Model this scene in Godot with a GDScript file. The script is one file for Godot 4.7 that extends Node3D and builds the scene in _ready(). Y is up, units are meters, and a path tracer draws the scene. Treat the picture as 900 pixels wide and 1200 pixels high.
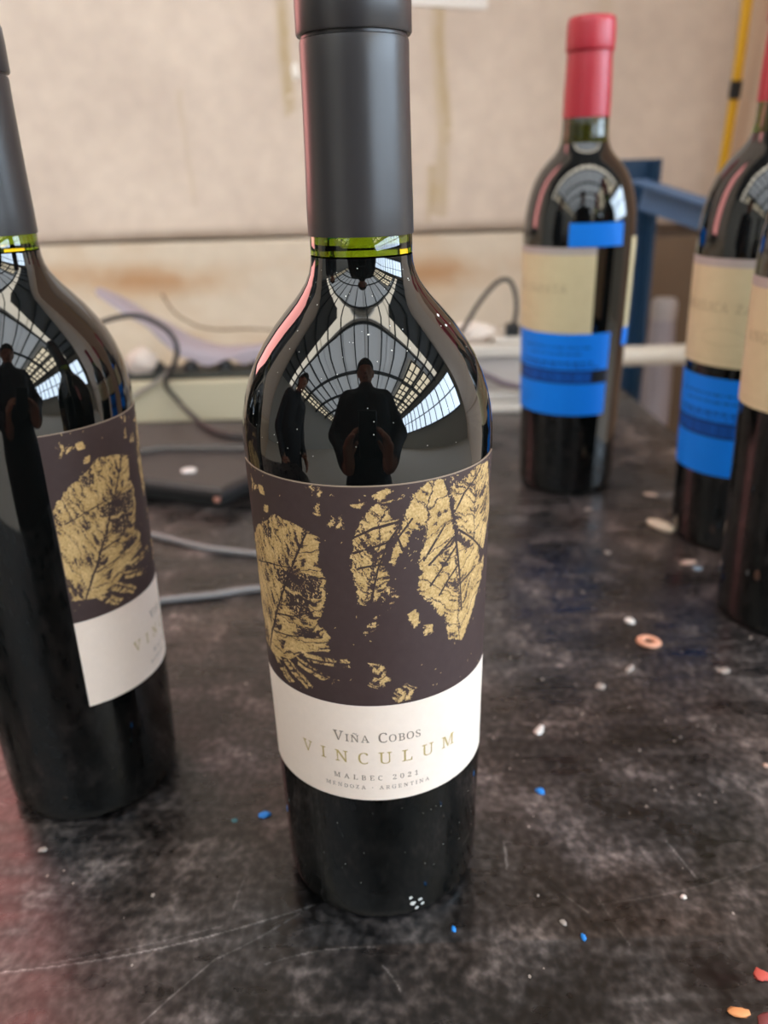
extends Node3D

var rng := RandomNumberGenerator.new()
var used := {}

# ---------------------------------------------------------------- helpers: nodes
func numbered(called: String) -> String:
	if not used.has(called):
		used[called] = 0
		return called
	used[called] += 1
	return "%s_%03d" % [called, used[called]]

func thing(called: String, label: String, category: String, at := Vector3.ZERO, turn := 0.0, group := "") -> Node3D:
	var o := Node3D.new()
	o.name = numbered(called)
	add_child(o)
	o.position = at
	o.rotation.y = turn
	tag(o, label, category, group)
	return o

func tag(o: Node, label: String, category: String, group := "") -> void:
	o.set_meta("label", label)
	if category != "":
		o.set_meta("category", category)
	if group != "":
		o.set_meta("group", group)

func obj(called: String, mesh: Mesh, mat: Material, parent: Node = null) -> MeshInstance3D:
	var o := MeshInstance3D.new()
	o.mesh = mesh
	o.material_override = mat
	if parent == null:
		o.name = numbered(called)
		add_child(o, true)
	else:
		o.name = called
		parent.add_child(o, true)
	return o

func struct(called: String, mesh: Mesh, mat: Material, label: String, parent: Node = null) -> MeshInstance3D:
	var o := obj(called, mesh, mat, parent)
	if parent == null:
		o.set_meta("kind", "structure")
		o.set_meta("label", label)
	return o

func mat(c: Color, rough := 0.6, spec := 0.5, metal := 0.0) -> StandardMaterial3D:
	var m := StandardMaterial3D.new()
	m.albedo_color = c
	m.roughness = rough
	m.metallic_specular = spec
	m.metallic = metal
	return m

func glow(c: Color, energy: float) -> StandardMaterial3D:
	var m := mat(c, 0.5)
	m.emission_enabled = true
	m.emission = c
	m.emission_energy_multiplier = energy
	return m

# ---------------------------------------------------------------- helpers: meshes
class Mb:
	var v := PackedVector3Array()
	var n := PackedVector3Array()
	var t := PackedVector2Array()
	func tri(a: Vector3, b: Vector3, c: Vector3, na: Vector3, nb: Vector3, nc: Vector3, ta := Vector2.ZERO, tb := Vector2.ZERO, tc := Vector2.ZERO) -> void:
		var g := (b - a).cross(c - a)
		if g.length_squared() < 1e-20:
			return
		if g.dot(na + nb + nc) > 0.0:   # front faces run clockwise
			v.append_array(PackedVector3Array([a, c, b])); n.append_array(PackedVector3Array([na, nc, nb])); t.append_array(PackedVector2Array([ta, tc, tb]))
		else:
			v.append_array(PackedVector3Array([a, b, c])); n.append_array(PackedVector3Array([na, nb, nc])); t.append_array(PackedVector2Array([ta, tb, tc]))
	func quad(a: Vector3, b: Vector3, c: Vector3, d: Vector3, nn: Vector3, ta := Vector2(0, 0), tb := Vector2(1, 0), tc := Vector2(1, 1), td := Vector2(0, 1)) -> void:
		tri(a, b, c, nn, nn, nn, ta, tb, tc)
		tri(a, c, d, nn, nn, nn, ta, tc, td)
	func box(lo: Vector3, hi: Vector3, x := Transform3D.IDENTITY) -> void:
		rbox(lo, hi, 0.0, x)
	func rbox(lo: Vector3, hi: Vector3, bev: float, x := Transform3D.IDENTITY) -> void:
		# a box whose edges are chamfered: 6 faces, 12 edge strips, 8 corners
		var c := (lo + hi) * 0.5
		var h := (hi - lo) * 0.5
		bev = min(bev, 0.45 * min(h.x, min(h.y, h.z)) * 2.0)
		var ax := [Vector3.RIGHT, Vector3.UP, Vector3.BACK]
		for i in 3:
			var j := (i + 1) % 3
			var k := (i + 2) % 3
			for s in [-1.0, 1.0]:
				var f: Vector3 = c + ax[i] * h[i] * s
				var u: Vector3 = ax[j] * (h[j] - bev)
				var w: Vector3 = ax[k] * (h[k] - bev)
				var nn: Vector3 = (x.basis * (ax[i] * s)).normalized()
				quad(x * (f - u - w), x * (f + u - w), x * (f + u + w), x * (f - u + w), nn)
		if bev <= 0.0:
			return
		for i in 3:
			var j := (i + 1) % 3
			var k := (i + 2) % 3
			for s in [-1.0, 1.0]:
				for r in [-1.0, 1.0]:
					var e: Vector3 = ax[i] * (h[i] - bev)
					var p: Vector3 = c + ax[j] * s * h[j] + ax[k] * r * (h[k] - bev)
					var q: Vector3 = c + ax[j] * s * (h[j] - bev) + ax[k] * r * h[k]
					var nj: Vector3 = (x.basis * (ax[j] * s)).normalized()
					var nk: Vector3 = (x.basis * (ax[k] * r)).normalized()
					tri(x * (p - e), x * (p + e), x * (q + e), nj, nj, nk)
					tri(x * (p - e), x * (q + e), x * (q - e), nj, nk, nk)
		for sx in [-1.0, 1.0]:
			for sy in [-1.0, 1.0]:
				for sz in [-1.0, 1.0]:
					var q := Vector3(sx, sy, sz)
					var nn := q.normalized()
					var a := c + Vector3(sx * h.x, sy * (h.y - bev), sz * (h.z - bev))
					var b := c + Vector3(sx * (h.x - bev), sy * h.y, sz * (h.z - bev))
					var d := c + Vector3(sx * (h.x - bev), sy * (h.y - bev), sz * h.z)
					nn = (x.basis * nn).normalized()
					tri(x * a, x * b, x * d, nn, nn, nn)
	func lathe(p: PackedVector2Array, seg := 64, x := Transform3D.IDENTITY, a0 := 0.0, a1 := TAU) -> void:
		# p: (radius, height) from bottom to top; soft where the outline bends gently
		var sn: Array[Vector2] = []
		for i in p.size() - 1:
			var d := p[i + 1] - p[i]
			sn.append(Vector2(d.y, -d.x).normalized())
		for i in p.size() - 1:
			var n0 := sn[i]
			var n1 := sn[i]
			if i > 0 and sn[i].dot(sn[i - 1]) > 0.72:
				n0 = (sn[i] + sn[i - 1]).normalized()
			if i < sn.size() - 1 and sn[i].dot(sn[i + 1]) > 0.72:
				n1 = (sn[i] + sn[i + 1]).normalized()
			for k in seg:
				var ta := a0 + (a1 - a0) * k / seg
				var tb := a0 + (a1 - a0) * (k + 1) / seg
				var da := Vector3(sin(ta), 0, cos(ta))
				var db := Vector3(sin(tb), 0, cos(tb))
				var A := x * (da * p[i].x + Vector3.UP * p[i].y)
				var B := x * (db * p[i].x + Vector3.UP * p[i].y)
				var C := x * (db * p[i + 1].x + Vector3.UP * p[i + 1].y)
				var D := x * (da * p[i + 1].x + Vector3.UP * p[i + 1].y)
				var na := x.basis * (da * n0.x + Vector3.UP * n0.y)
				var nb := x.basis * (db * n0.x + Vector3.UP * n0.y)
				var nc := x.basis * (db * n1.x + Vector3.UP * n1.y)
				var nd := x.basis * (da * n1.x + Vector3.UP * n1.y)
				var u0 := float(k) / seg
				var u1 := float(k + 1) / seg
				tri(A, B, C, na, nb, nc, Vector2(u0, 1), Vector2(u1, 1), Vector2(u1, 0))
				tri(A, C, D, na, nc, nd, Vector2(u0, 1), Vector2(u1, 0), Vector2(u0, 0))
	func tube(pts: PackedVector3Array, r: float, seg := 10, flat := 1.0) -> void:
		var up := Vector3.UP
		var rings: Array = []
		for i in pts.size():
			var d := (pts[min(i + 1, pts.size() - 1)] - pts[max(i - 1, 0)]).normalized()
			if abs(d.dot(up)) > 0.98:
				up = Vector3.RIGHT if abs(d.x) < 0.9 else Vector3.BACK
			var s := d.cross(up).normalized()
			var w := s.cross(d).normalized()
			up = w
			var ring: Array = []
			for k in seg:
				var a := TAU * k / seg
				var o := s * cos(a) + w * sin(a) * flat
				ring.append([pts[i] + o * r, (s * cos(a) + w * sin(a)).normalized()])
			rings.append(ring)
		for i in pts.size() - 1:
			for k in seg:
				var a: Array = rings[i][k]
				var b: Array = rings[i][(k + 1) % seg]
				var c: Array = rings[i + 1][(k + 1) % seg]
				var d: Array = rings[i + 1][k]
				tri(a[0], b[0], c[0], a[1], b[1], c[1])
				tri(a[0], c[0], d[0], a[1], c[1], d[1])
		for e in [0, pts.size() - 1]:
			var nn := (pts[e] - pts[1 if e == 0 else e - 1]).normalized()
			for k in seg:
				tri(pts[e], rings[e][k][0], rings[e][(k + 1) % seg][0], nn, nn, nn)
	func prism(poly: PackedVector2Array, y0: float, y1: float, bev := 0.0) -> void:
		# poly in (x, z); the top edge may be chamfered
		var top := poly
		if bev > 0.0:
			var got := Geometry2D.offset_polygon(poly, -bev, Geometry2D.JOIN_MITER)
			if got.size() > 0 and got[0].size() == poly.size():
				var best := 0
				for i in poly.size():
					if got[0][i].distance_to(poly[0]) < got[0][best].distance_to(poly[0]):
						best = i
				top = PackedVector2Array()
				for i in poly.size():
					top.append(got[0][(i + best) % poly.size()])
		var ym := y1 - bev
		var ce := Vector2.ZERO
		for q in poly:
			ce += q / poly.size()
		for i in poly.size():
			var a := poly[i]
			var b := poly[(i + 1) % poly.size()]
			var o := (b - a).orthogonal().normalized()
			if o.dot(a - ce) < 0:
				o = -o
			var nn := Vector3(o.x, 0, o.y)
			quad(Vector3(a.x, y0, a.y), Vector3(b.x, y0, b.y), Vector3(b.x, ym, b.y), Vector3(a.x, ym, a.y), nn)
			if top != poly:
				var c := top[i]
				var d := top[(i + 1) % poly.size()]
				quad(Vector3(a.x, ym, a.y), Vector3(b.x, ym, b.y), Vector3(d.x, y1, d.y), Vector3(c.x, y1, c.y), (nn + Vector3.UP).normalized())
		var idx := Geometry2D.triangulate_polygon(top)
		for i in range(0, idx.size(), 3):
			var a := top[idx[i]]
			var b := top[idx[i + 1]]
			var c := top[idx[i + 2]]
			tri(Vector3(a.x, y1, a.y), Vector3(b.x, y1, b.y), Vector3(c.x, y1, c.y), Vector3.UP, Vector3.UP, Vector3.UP)
		idx = Geometry2D.triangulate_polygon(poly)
		for i in range(0, idx.size(), 3):
			var a := poly[idx[i]]
			var b := poly[idx[i + 1]]
			var c := poly[idx[i + 2]]
			tri(Vector3(a.x, y0, a.y), Vector3(b.x, y0, b.y), Vector3(c.x, y0, c.y), Vector3.DOWN, Vector3.DOWN, Vector3.DOWN)
	func done() -> ArrayMesh:
		var arr := []
		arr.resize(Mesh.ARRAY_MAX)
		arr[Mesh.ARRAY_VERTEX] = v
		arr[Mesh.ARRAY_NORMAL] = n
		arr[Mesh.ARRAY_TEX_UV] = t
		var m := ArrayMesh.new()
		m.add_surface_from_arrays(Mesh.PRIMITIVE_TRIANGLES, arr)
		return m

func box_mesh(lo: Vector3, hi: Vector3, bev := 0.0) -> ArrayMesh:
	var b := Mb.new()
	b.rbox(lo, hi, bev)
	return b.done()

func lathe_mesh(p: PackedVector2Array, seg := 64) -> ArrayMesh:
	var b := Mb.new()
	b.lathe(p, seg)
	return b.done()

func smooth_path(p: PackedVector3Array, each := 5) -> PackedVector3Array:
	var out := PackedVector3Array()
	for i in p.size() - 1:
		for k in each:
			out.append(p[i].cubic_interpolate(p[i + 1], p[max(i - 1, 0)], p[min(i + 2, p.size() - 1)], float(k) / each))
	out.append(p[p.size() - 1])
	return out

func tube_mesh(p: PackedVector3Array, r: float, seg := 10, each := 5) -> ArrayMesh:
	var b := Mb.new()
	b.tube(smooth_path(p, each), r, seg)
	return b.done()

func radius_at(p: PackedVector2Array, h: float) -> float:
	for i in p.size() - 1:
		if h >= p[i].y and h <= p[i + 1].y and p[i + 1].y > p[i].y:
			return lerpf(p[i].x, p[i + 1].x, (h - p[i].y) / (p[i + 1].y - p[i].y))
	return p[p.size() - 1].x

# a sheet glued round a bottle: outside face with texture coordinates, plus its edges
func wrap_mesh(p: PackedVector2Array, deg0: float, deg1: float, h0: float, h1: float, thick: float) -> ArrayMesh:
	var b := Mb.new()
	var nu := int(ceil(abs(deg1 - deg0) / 3.0))
	var nv := int(ceil((h1 - h0) / 0.006)) + 1
	var at := func(u: float, w: float, off: float) -> Vector3:
		var a := deg_to_rad(lerpf(deg0, deg1, u))
		var h := lerpf(h0, h1, w)
		var r := radius_at(p, h) + off
		return Vector3(sin(a) * r, h, cos(a) * r)
	for i in nu:
		for j in nv:
			var u0 := float(i) / nu
			var u1 := float(i + 1) / nu
			var w0 := float(j) / nv
			var w1 := float(j + 1) / nv
			var a0 := deg_to_rad(lerpf(deg0, deg1, u0))
			var a1 := deg_to_rad(lerpf(deg0, deg1, u1))
			var n0 := Vector3(sin(a0), 0, cos(a0))
			var n1 := Vector3(sin(a1), 0, cos(a1))
			b.tri(at.call(u0, w0, thick), at.call(u1, w0, thick), at.call(u1, w1, thick), n0, n1, n1, Vector2(u0, 1 - w0), Vector2(u1, 1 - w0), Vector2(u1, 1 - w1))
			b.tri(at.call(u0, w0, thick), at.call(u1, w1, thick), at.call(u0, w1, thick), n0, n1, n0, Vector2(u0, 1 - w0), Vector2(u1, 1 - w1), Vector2(u0, 1 - w1))
	for i in nu:
		for w in [0.0, 1.0]:
			var u0 := float(i) / nu
			var u1 := float(i + 1) / nu
			b.quad(at.call(u0, w, -0.0002), at.call(u1, w, -0.0002), at.call(u1, w, thick), at.call(u0, w, thick), Vector3.DOWN if w == 0.0 else Vector3.UP, Vector2(u0, 1 - w), Vector2(u1, 1 - w), Vector2(u1, 1 - w), Vector2(u0, 1 - w))
	for j in nv:
		for u in [0.0, 1.0]:
			var w0 := float(j) / nv
			var w1 := float(j + 1) / nv
			var a := deg_to_rad(lerpf(deg0, deg1, u))
			var s := -1.0 if u == 0.0 else 1.0
			b.quad(at.call(u, w0, -0.0002), at.call(u, w1, -0.0002), at.call(u, w1, thick), at.call(u, w0, thick), Vector3(cos(a), 0, -sin(a)) * s, Vector2(u, 1 - w0), Vector2(u, 1 - w1), Vector2(u, 1 - w1), Vector2(u, 1 - w0))
	return b.done()

# lettering bent round a bottle. rows: [text, middle in degrees, width in degrees, baseline, capital height, small-cap share]
func bent_text(p: PackedVector2Array, rows: Array, off: float, font_name := "Droid Serif") -> ArrayMesh:
	var b := Mb.new()
	var font := SystemFont.new()
	font.font_names = PackedStringArray([font_name])
	for row in rows:
		var s: String = row[0]
		var glyphs: Array = []
		var total := 0.0
		var first := true
		for i in s.length():
			var ch := s[i]
			if ch == " ":
				glyphs.append([null, 0.45, 1.0, 0.0, 0.0])
				total += 0.45
				first = true
				continue
			var small: float = 1.0 if first else row[5]
			var tm := TextMesh.new()
			tm.text = ch
			tm.font = font
			tm.font_size = 64
			tm.pixel_size = 1.0 / 46.0
			tm.depth = 0.0
			tm.curve_step = 1.0
			tm.horizontal_alignment = HORIZONTAL_ALIGNMENT_LEFT
			tm.vertical_alignment = VERTICAL_ALIGNMENT_BOTTOM
			var box := tm.get_aabb()
			glyphs.append([tm.get_mesh_arrays(), box.size.x * small, small, box.position.x, box.position.y])
			total += box.size.x * small
			first = false
		var cap: float = row[4]
		var h0: float = row[3]
		var r := radius_at(p, h0) + off
		var width_m: float = deg_to_rad(row[2]) * r
		var gap: float = (width_m / cap - total) / max(1, s.length() - 1)
		var base_tm := TextMesh.new()
		base_tm.text = "E"
		base_tm.font = font
		base_tm.font_size = 64
		base_tm.pixel_size = 1.0 / 46.0
		base_tm.depth = 0.0
		base_tm.vertical_alignment = VERTICAL_ALIGNMENT_BOTTOM
		var base_y := base_tm.get_aabb().position.y
		var x := -width_m * 0.5
		for g in glyphs:
			if g[0] != null:
				var verts: PackedVector3Array = g[0][Mesh.ARRAY_VERTEX]
				var idx: PackedInt32Array = g[0][Mesh.ARRAY_INDEX] if g[0][Mesh.ARRAY_INDEX] != null else PackedInt32Array(range(verts.size()))
				for k in range(0, idx.size(), 3):
					var q: Array = []
					for m in 3:
						var vv := verts[idx[k + m]]
						var xx: float = x + (vv.x - g[3]) * g[2] * cap
						var hh: float = h0 + (vv.y - base_y) * g[2] * cap
						var a: float = deg_to_rad(row[1]) + xx / r
						var rr := radius_at(p, hh) + off
						q.append([Vector3(sin(a) * rr, hh, cos(a) * rr), Vector3(sin(a), 0, cos(a))])
					b.tri(q[0][0], q[1][0], q[2][0], q[0][1], q[1][1], q[2][1])
			x += (g[1] + gap) * cap
	return b.done()

# ---------------------------------------------------------------- figures: a smooth union of tapered capsules, meshed as surface nets
func nets(bones: Array, cell: float, k: float) -> ArrayMesh:
	var lo := Vector3.INF
	var hi := -Vector3.INF
	for q in bones:
		var r: float = max(q[2], q[3]) + 3.0 * cell + 0.4 / k
		for e in [q[0], q[1]]:
			lo = lo.min(e - Vector3.ONE * r)
			hi = hi.max(e + Vector3.ONE * r)
	var nx := int(ceil((hi.x - lo.x) / cell)) + 1
	var ny := int(ceil((hi.y - lo.y) / cell)) + 1
	var nz := int(ceil((hi.z - lo.z) / cell)) + 1
	var sums := PackedFloat32Array()
	sums.resize(nx * ny * nz)
	var near := PackedFloat32Array()
	near.resize(nx * ny * nz)
	near.fill(9.0)
	var tint := PackedInt32Array()
	tint.resize(nx * ny * nz)
	var cols: Array = []
	for bi in bones.size():
		var q: Array = bones[bi]
		cols.append(q[4])
		var A: Vector3 = q[0]
		var D: Vector3 = q[1] - q[0]
		var dd: float = max(D.length_squared(), 1e-9)
		var reach: float = max(q[2], q[3]) + 2.0 * cell + 4.0 / k
		var l := ((A.min(q[1]) - lo - Vector3.ONE * reach) / cell).floor()
		var h := ((A.max(q[1]) - lo + Vector3.ONE * reach) / cell).ceil()
		for z in range(max(0, int(l.z)), min(nz, int(h.z) + 1)):
			for y in range(max(0, int(l.y)), min(ny, int(h.y) + 1)):
				for x in range(max(0, int(l.x)), min(nx, int(h.x) + 1)):
					var p := lo + Vector3(x, y, z) * cell
					var t := clampf((p - A).dot(D) / dd, 0.0, 1.0)
					var d: float = p.distance_to(A + D * t) - lerpf(q[2], q[3], t)
					if d > reach:
						continue
					var at := (z * ny + y) * nx + x
					sums[at] += exp(-k * max(d, -0.2))
					if d < near[at]:
						near[at] = d
						tint[at] = bi
	var f := PackedFloat32Array()
	f.resize(sums.size())
	for i in sums.size():
		f[i] = -log(sums[i]) / k if sums[i] > 1e-9 else 1.0
	var vid := PackedInt32Array()
	vid.resize(sums.size())
	vid.fill(-1)
	var vs := PackedVector3Array()
	var cs := PackedColorArray()
	var sxy := nx * ny
	var corner := [0, 1, nx, nx + 1, sxy, sxy + 1, sxy + nx, sxy + nx + 1]
	var edges := [[0, 1], [2, 3], [4, 5], [6, 7], [0, 2], [1, 3], [4, 6], [5, 7], [0, 4], [1, 5], [2, 6], [3, 7]]
	for z in nz - 1:
		for y in ny - 1:
			for x in nx - 1:
				var at := (z * ny + y) * nx + x
				var neg := 0
				for c in corner:
					if f[at + c] < 0.0:
						neg += 1
				if neg == 0 or neg == 8:
					continue
				var sum := Vector3.ZERO
				var cnt := 0
				for e in edges:
					var a: float = f[at + corner[e[0]]]
					var b: float = f[at + corner[e[1]]]
					if (a < 0.0) == (b < 0.0):
						continue
					var t := a / (a - b)
					var pa := Vector3(e[0] & 1, (e[0] >> 1) & 1, e[0] >> 2)
					var pb := Vector3(e[1] & 1, (e[1] >> 1) & 1, e[1] >> 2)
					sum += pa.lerp(pb, t)
					cnt += 1
				vid[at] = vs.size()
				vs.append(lo + (Vector3(x, y, z) + sum / cnt) * cell)
				cs.append(cols[tint[at]])
	var ix := PackedInt32Array()
	for z in range(1, nz - 1):
		for y in range(1, ny - 1):
			for x in range(1, nx - 1):
				var at := (z * ny + y) * nx + x
				for ax in 3:
					var step: int = [1, nx, sxy][ax]
					var ua: int = [nx, sxy, 1][ax]
					var wa: int = [sxy, 1, nx][ax]
					if (f[at] < 0.0) == (f[at + step] < 0.0):
						continue
					var q := [vid[at], vid[at - ua], vid[at - ua - wa], vid[at - wa]]
					if q.has(-1):
						continue
					if f[at] < 0.0:
						ix.append_array(PackedInt32Array([q[0], q[2], q[1], q[0], q[3], q[2]]))
					else:
						ix.append_array(PackedInt32Array([q[0], q[1], q[2], q[0], q[2], q[3]]))
	var ns := PackedVector3Array()
	ns.resize(vs.size())
	for i in range(0, ix.size(), 3):
		var g := (vs[ix[i + 2]] - vs[ix[i]]).cross(vs[ix[i + 1]] - vs[ix[i]])
		for m in 3:
			ns[ix[i + m]] += g
	for i in ns.size():
		ns[i] = ns[i].normalized()
	var arr := []
	arr.resize(Mesh.ARRAY_MAX)
	arr[Mesh.ARRAY_VERTEX] = vs
	arr[Mesh.ARRAY_NORMAL] = ns
	arr[Mesh.ARRAY_COLOR] = cs
	arr[Mesh.ARRAY_INDEX] = ix
	var m := ArrayMesh.new()
	m.add_surface_from_arrays(Mesh.PRIMITIVE_TRIANGLES, arr)
	return m

# ---------------------------------------------------------------- computed pictures
func noise(seed_: int, freq: float, oct := 4, kind := FastNoiseLite.TYPE_SIMPLEX_SMOOTH) -> FastNoiseLite:
	var n := FastNoiseLite.new()
	n.seed = seed_
	n.noise_type = kind
	n.frequency = freq
	n.fractal_octaves = oct
	return n

func grey(n: FastNoiseLite, w: int, h: int) -> PackedByteArray:
	var im := n.get_image(w, h, false, false, true)
	im.convert(Image.FORMAT_L8)
	return im.get_data()

func to_texture(data: PackedByteArray, w: int, h: int) -> ImageTexture:
	return ImageTexture.create_from_image(Image.create_from_data(w, h, false, Image.FORMAT_RGB8, data))

const LW := 900
const LH := 920
func label_xy(deg: float, h: float) -> Vector2:
	return Vector2((deg + 75.0) / 150.0 * LW, (0.170 - h) / 0.1125 * LH)

func leaf_poly(flat: Array) -> PackedVector2Array:
	var out := PackedVector2Array()
	for q in flat:
		out.append(label_xy(q[0], q[1] * 0.001))
	return out

# the print of the front label: gold leaf prints on dark brown over a pale lower band
func label_picture() -> ImageTexture:
	var data := PackedByteArray()
	data.resize(LW * LH * 3)
	var fine := grey(noise(11, 0.11, 3), LW, LH)
	var mid := grey(noise(12, 0.028, 4), LW, LH)
	var wide := grey(noise(13, 0.009, 3), LW, LH)
	var grit := grey(noise(14, 0.35, 2), LW, LH)
	var split := int((0.170 - 0.0955) / 0.1125 * LH)
	for y in LH:
		for x in LW:
			var i := y * LW + x
			var g := grit[i]
			if y < 3:
				data[i * 3] = 150; data[i * 3 + 1] = 132; data[i * 3 + 2] = 116
			elif y < split:
				var d := (mid[i] - 128) / 40 + (g - 128) / 50
				data[i * 3] = 66 + d; data[i * 3 + 1] = 52 + d; data[i * 3 + 2] = 51 + d
			else:
				var d := (mid[i] - 128) / 42
				data[i * 3] = 240 + d; data[i * 3 + 1] = 223 + d; data[i * 3 + 2] = 209 + d
	# [outline (degrees, millimetres), vein start, vein end, vein spacing, how worn 0..1]
	var leaves := [
		[[[-76, 141], [-66.4, 148.5], [-55.4, 153.4], [-45, 157.6], [-33, 155.8], [-22.5, 153.2], [-24.5, 144.7], [-21.2, 140.6], [-22, 132.5], [-27, 124], [-20, 119.5], [-24, 116], [-31, 113], [-40, 109.5], [-50, 105], [-62, 103.5], [-73, 105], [-76, 124]], [-30, 154], [-66, 104], 62.0, 0.23],
		[[[-38, 114.5], [-22, 116.8], [-21.5, 114.6], [-36, 112.4]], [-38, 113], [-21, 116], 70.0, 0.24],
		[[[-37, 111.6], [-13, 112.6], [-12, 110.0], [-34, 109]], [-37, 110], [-12, 111], 70.0, 0.27],
		[[[-41, 109.2], [-20, 105.6], [-21, 102.8], [-41, 106]], [-41, 108], [-20, 104], 70.0, 0.26],
		[[[-47, 107], [-32, 100], [-36, 98.2], [-51, 104.5]], [-48, 106], [-34, 99], 70.0, 0.28],
		[[[-57, 106], [-44, 98], [-49, 96.8], [-61, 103.5]], [-58, 105], [-46, 97], 70.0, 0.30],
		[[[-8.4, 150], [-6.6, 156], [-3, 160.7], [2.5, 164.6], [7.1, 163.4], [7.7, 158.8], [12, 159], [9, 153.6], [3.1, 145.6], [-1.7, 134], [-6, 131.6], [-9.5, 144.5]], [6, 163], [-4, 132], 46.0, 0.26],
		[[[2, 147.5], [7.2, 142.2], [5, 137.1], [-0.5, 132.5], [0, 138]], [4, 146], [0, 133], 30.0, 0.22],
		[[[5, 139], [9, 137], [12, 135], [6, 129.5], [0, 127], [3, 132]], [9, 137], [1, 127], 26.0, 0.43],
		[[[17.4, 166], [24.8, 169.9], [32.8, 168.9], [34.7, 162.5], [39.1, 149.1], [28.3, 144.8], [21, 141.4], [19.6, 144.1], [23.4, 154], [17.4, 156], [13, 149.1], [8.6, 144.8], [7.3, 147], [13.1, 157.3]], [27, 169], [20, 142], 70.0, 0.14],
		[[[21.8, 141.7], [28.3, 144.6], [39.2, 147.6], [48.3, 143.7], [57, 143], [63, 130], [53, 118.5], [45.1, 111.4], [36.1, 114.9], [33.9, 122.7], [26.6, 128.8], [19.4, 135.6]], [40, 148], [44, 112], 52.0, 0.19],
		[[[36, 166], [52, 169.6], [66, 167.8], [75, 150], [64, 138.4], [51, 144], [42.2, 149.5], [38.5, 158.7]], [52, 168], [54, 142], 44.0, 0.22],
		[[[-21, 160.4], [-12, 161], [-11, 156.5], [-18, 157.2]], [-20, 159], [-11, 158.6], 14.0, 0.40],
		[[[-8, 164.6], [-2, 165.2], [-4, 163.2], [-8, 163.6]], [-8, 164], [-2, 164.6], 30.0, 0.22],
		[[[1, 167], [7, 169.3], [9, 168], [3, 165]], [1, 166], [8, 168.5], 30.0, 0.25],
		[[[3, 165.4], [14, 166.6], [14, 165.8], [4, 164.6]], [3, 165], [14, 166.2], 60.0, 0.22],
		[[[15, 128], [19, 129], [21, 124], [18, 122], [16, 124]], [17, 128], [18, 123], 30.0, 0.25],
		[[[22, 122.6], [28, 122], [27, 118.6], [23, 118.2]], [23, 122], [27, 119], 26.0, 0.29],
		[[[-3, 111.6], [2, 111], [6, 105], [2, 101.6], [-4, 103], [-1, 107]], [0, 111], [1, 102], 24.0, 0.36],
		[[[8, 101], [14, 102.8], [19, 100], [16, 96.4], [9, 96], [7, 98]], [9, 98], [18, 100], 22.0, 0.36],
		[[[-3, 125], [3, 127], [4, 125.6], [-2, 123.6]], [-3, 124], [4, 126.4], 20.0, 0.43],
		[[[-8, 122], [2, 124.5], [2, 123.6], [-8, 121]], [-8, 121.4], [2, 124], 20.0, 0.43],
		[[[-69, 165.6], [-62, 166.4], [-58, 163], [-66, 161]], [-68, 164], [-58, 164], 20.0, 0.40],
		[[[-58, 164.6], [-54, 165], [-53, 162.2], [-57, 161.6]], [-57, 164], [-53, 163], 18.0, 0.22],
		[[[-54, 159], [-51, 159.4], [-52, 156.6], [-54, 156.8]], [-53, 159], [-52, 157], 18.0, 0.29],
		[[[-29, 168.8], [-12, 169.2], [-11, 166.6], [-26, 166]], [-28, 168], [-11, 168], 16.0, 0.45],
		[[[-24, 163], [-21.5, 164.6], [-22, 160.2], [-25, 160.8]], [-24, 163], [-22, 161], 16.0, 0.29],
		[[[35, 169.4], [48, 169.8], [50, 166], [38, 165]], [36, 168], [49, 168], 18.0, 0.40],
		[[[60, 134], [66, 136], [66, 126], [62, 124]], [64, 135], [63, 125], 18.0, 0.36],
	]
	for lf in leaves:
		var poly := leaf_poly(lf[0])
		var va := label_xy(lf[1][0], lf[1][1] * 0.001)
		var vb := label_xy(lf[2][0], lf[2][1] * 0.001)
		var ax := (vb - va).normalized()
		var side := ax.orthogonal()
		var length := va.distance_to(vb)
		var spacing: float = lf[3]
		var worn: float = lf[4]
		var r := Rect2(poly[0], Vector2.ZERO)
		for q in poly:
			r = r.expand(q)
		for y in range(max(0, int(r.position.y) - 6), min(split - 3, int(r.end.y) + 6)):
			for x in range(max(3, int(r.position.x) - 6), min(LW - 3, int(r.end.x) + 6)):
				var i := y * LW + x
				var jx := (fine[i] - 128) * 0.05 + (mid[i] - 128) * 0.05
				var jy := (grit[i] - 128) * 0.02 + (wide[i] - 128) * 0.05
				var p := Vector2(x + jx, y + jy)
				if not Geometry2D.is_point_in_polygon(p, poly):
					continue
				var s := (p - va).dot(ax)
				var t := (p - va).dot(side)
				var along := s + absf(t) * 0.75 + (wide[i] - 128) * 0.10
				var c := fposmod(along, spacing) / spacing
				var vein := c * spacing
				var gold := true
				if spacing > 40.0 and (vein < 3.6 or (absf(t + (wide[i] - 128) * 0.06) < 2.6 and s < length)):
					gold = false
				# the foil is worn in streaks that follow the side veins, most of all midway between two
				var str_i := (int(absf(t) * 0.55 + (37 if t > 0 else 411)) % LH) * LW + int(fposmod(along * 2.2, LW))
				var streak := mid[str_i] * 0.45 + mid[i] * 0.2 + wide[i] * 0.35
				var wear := worn + 0.12 * (sin(c * PI) - 0.6) * (1.0 if spacing > 40.0 else 0.2)
				if streak / 255.0 < wear + 0.17:
					gold = false
				if fine[i] < int(worn * 190) and streak < 150:
					gold = false
				if gold:
					var d := (fine[i] - 128) / 5 + (grit[i] - 128) / 8 + int((streak - 150) * 0.35)
					data[i * 3] = clampi(196 + d, 0, 255); data[i * 3 + 1] = clampi(164 + d, 0, 255); data[i * 3 + 2] = clampi(112 + d, 0, 255)
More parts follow.
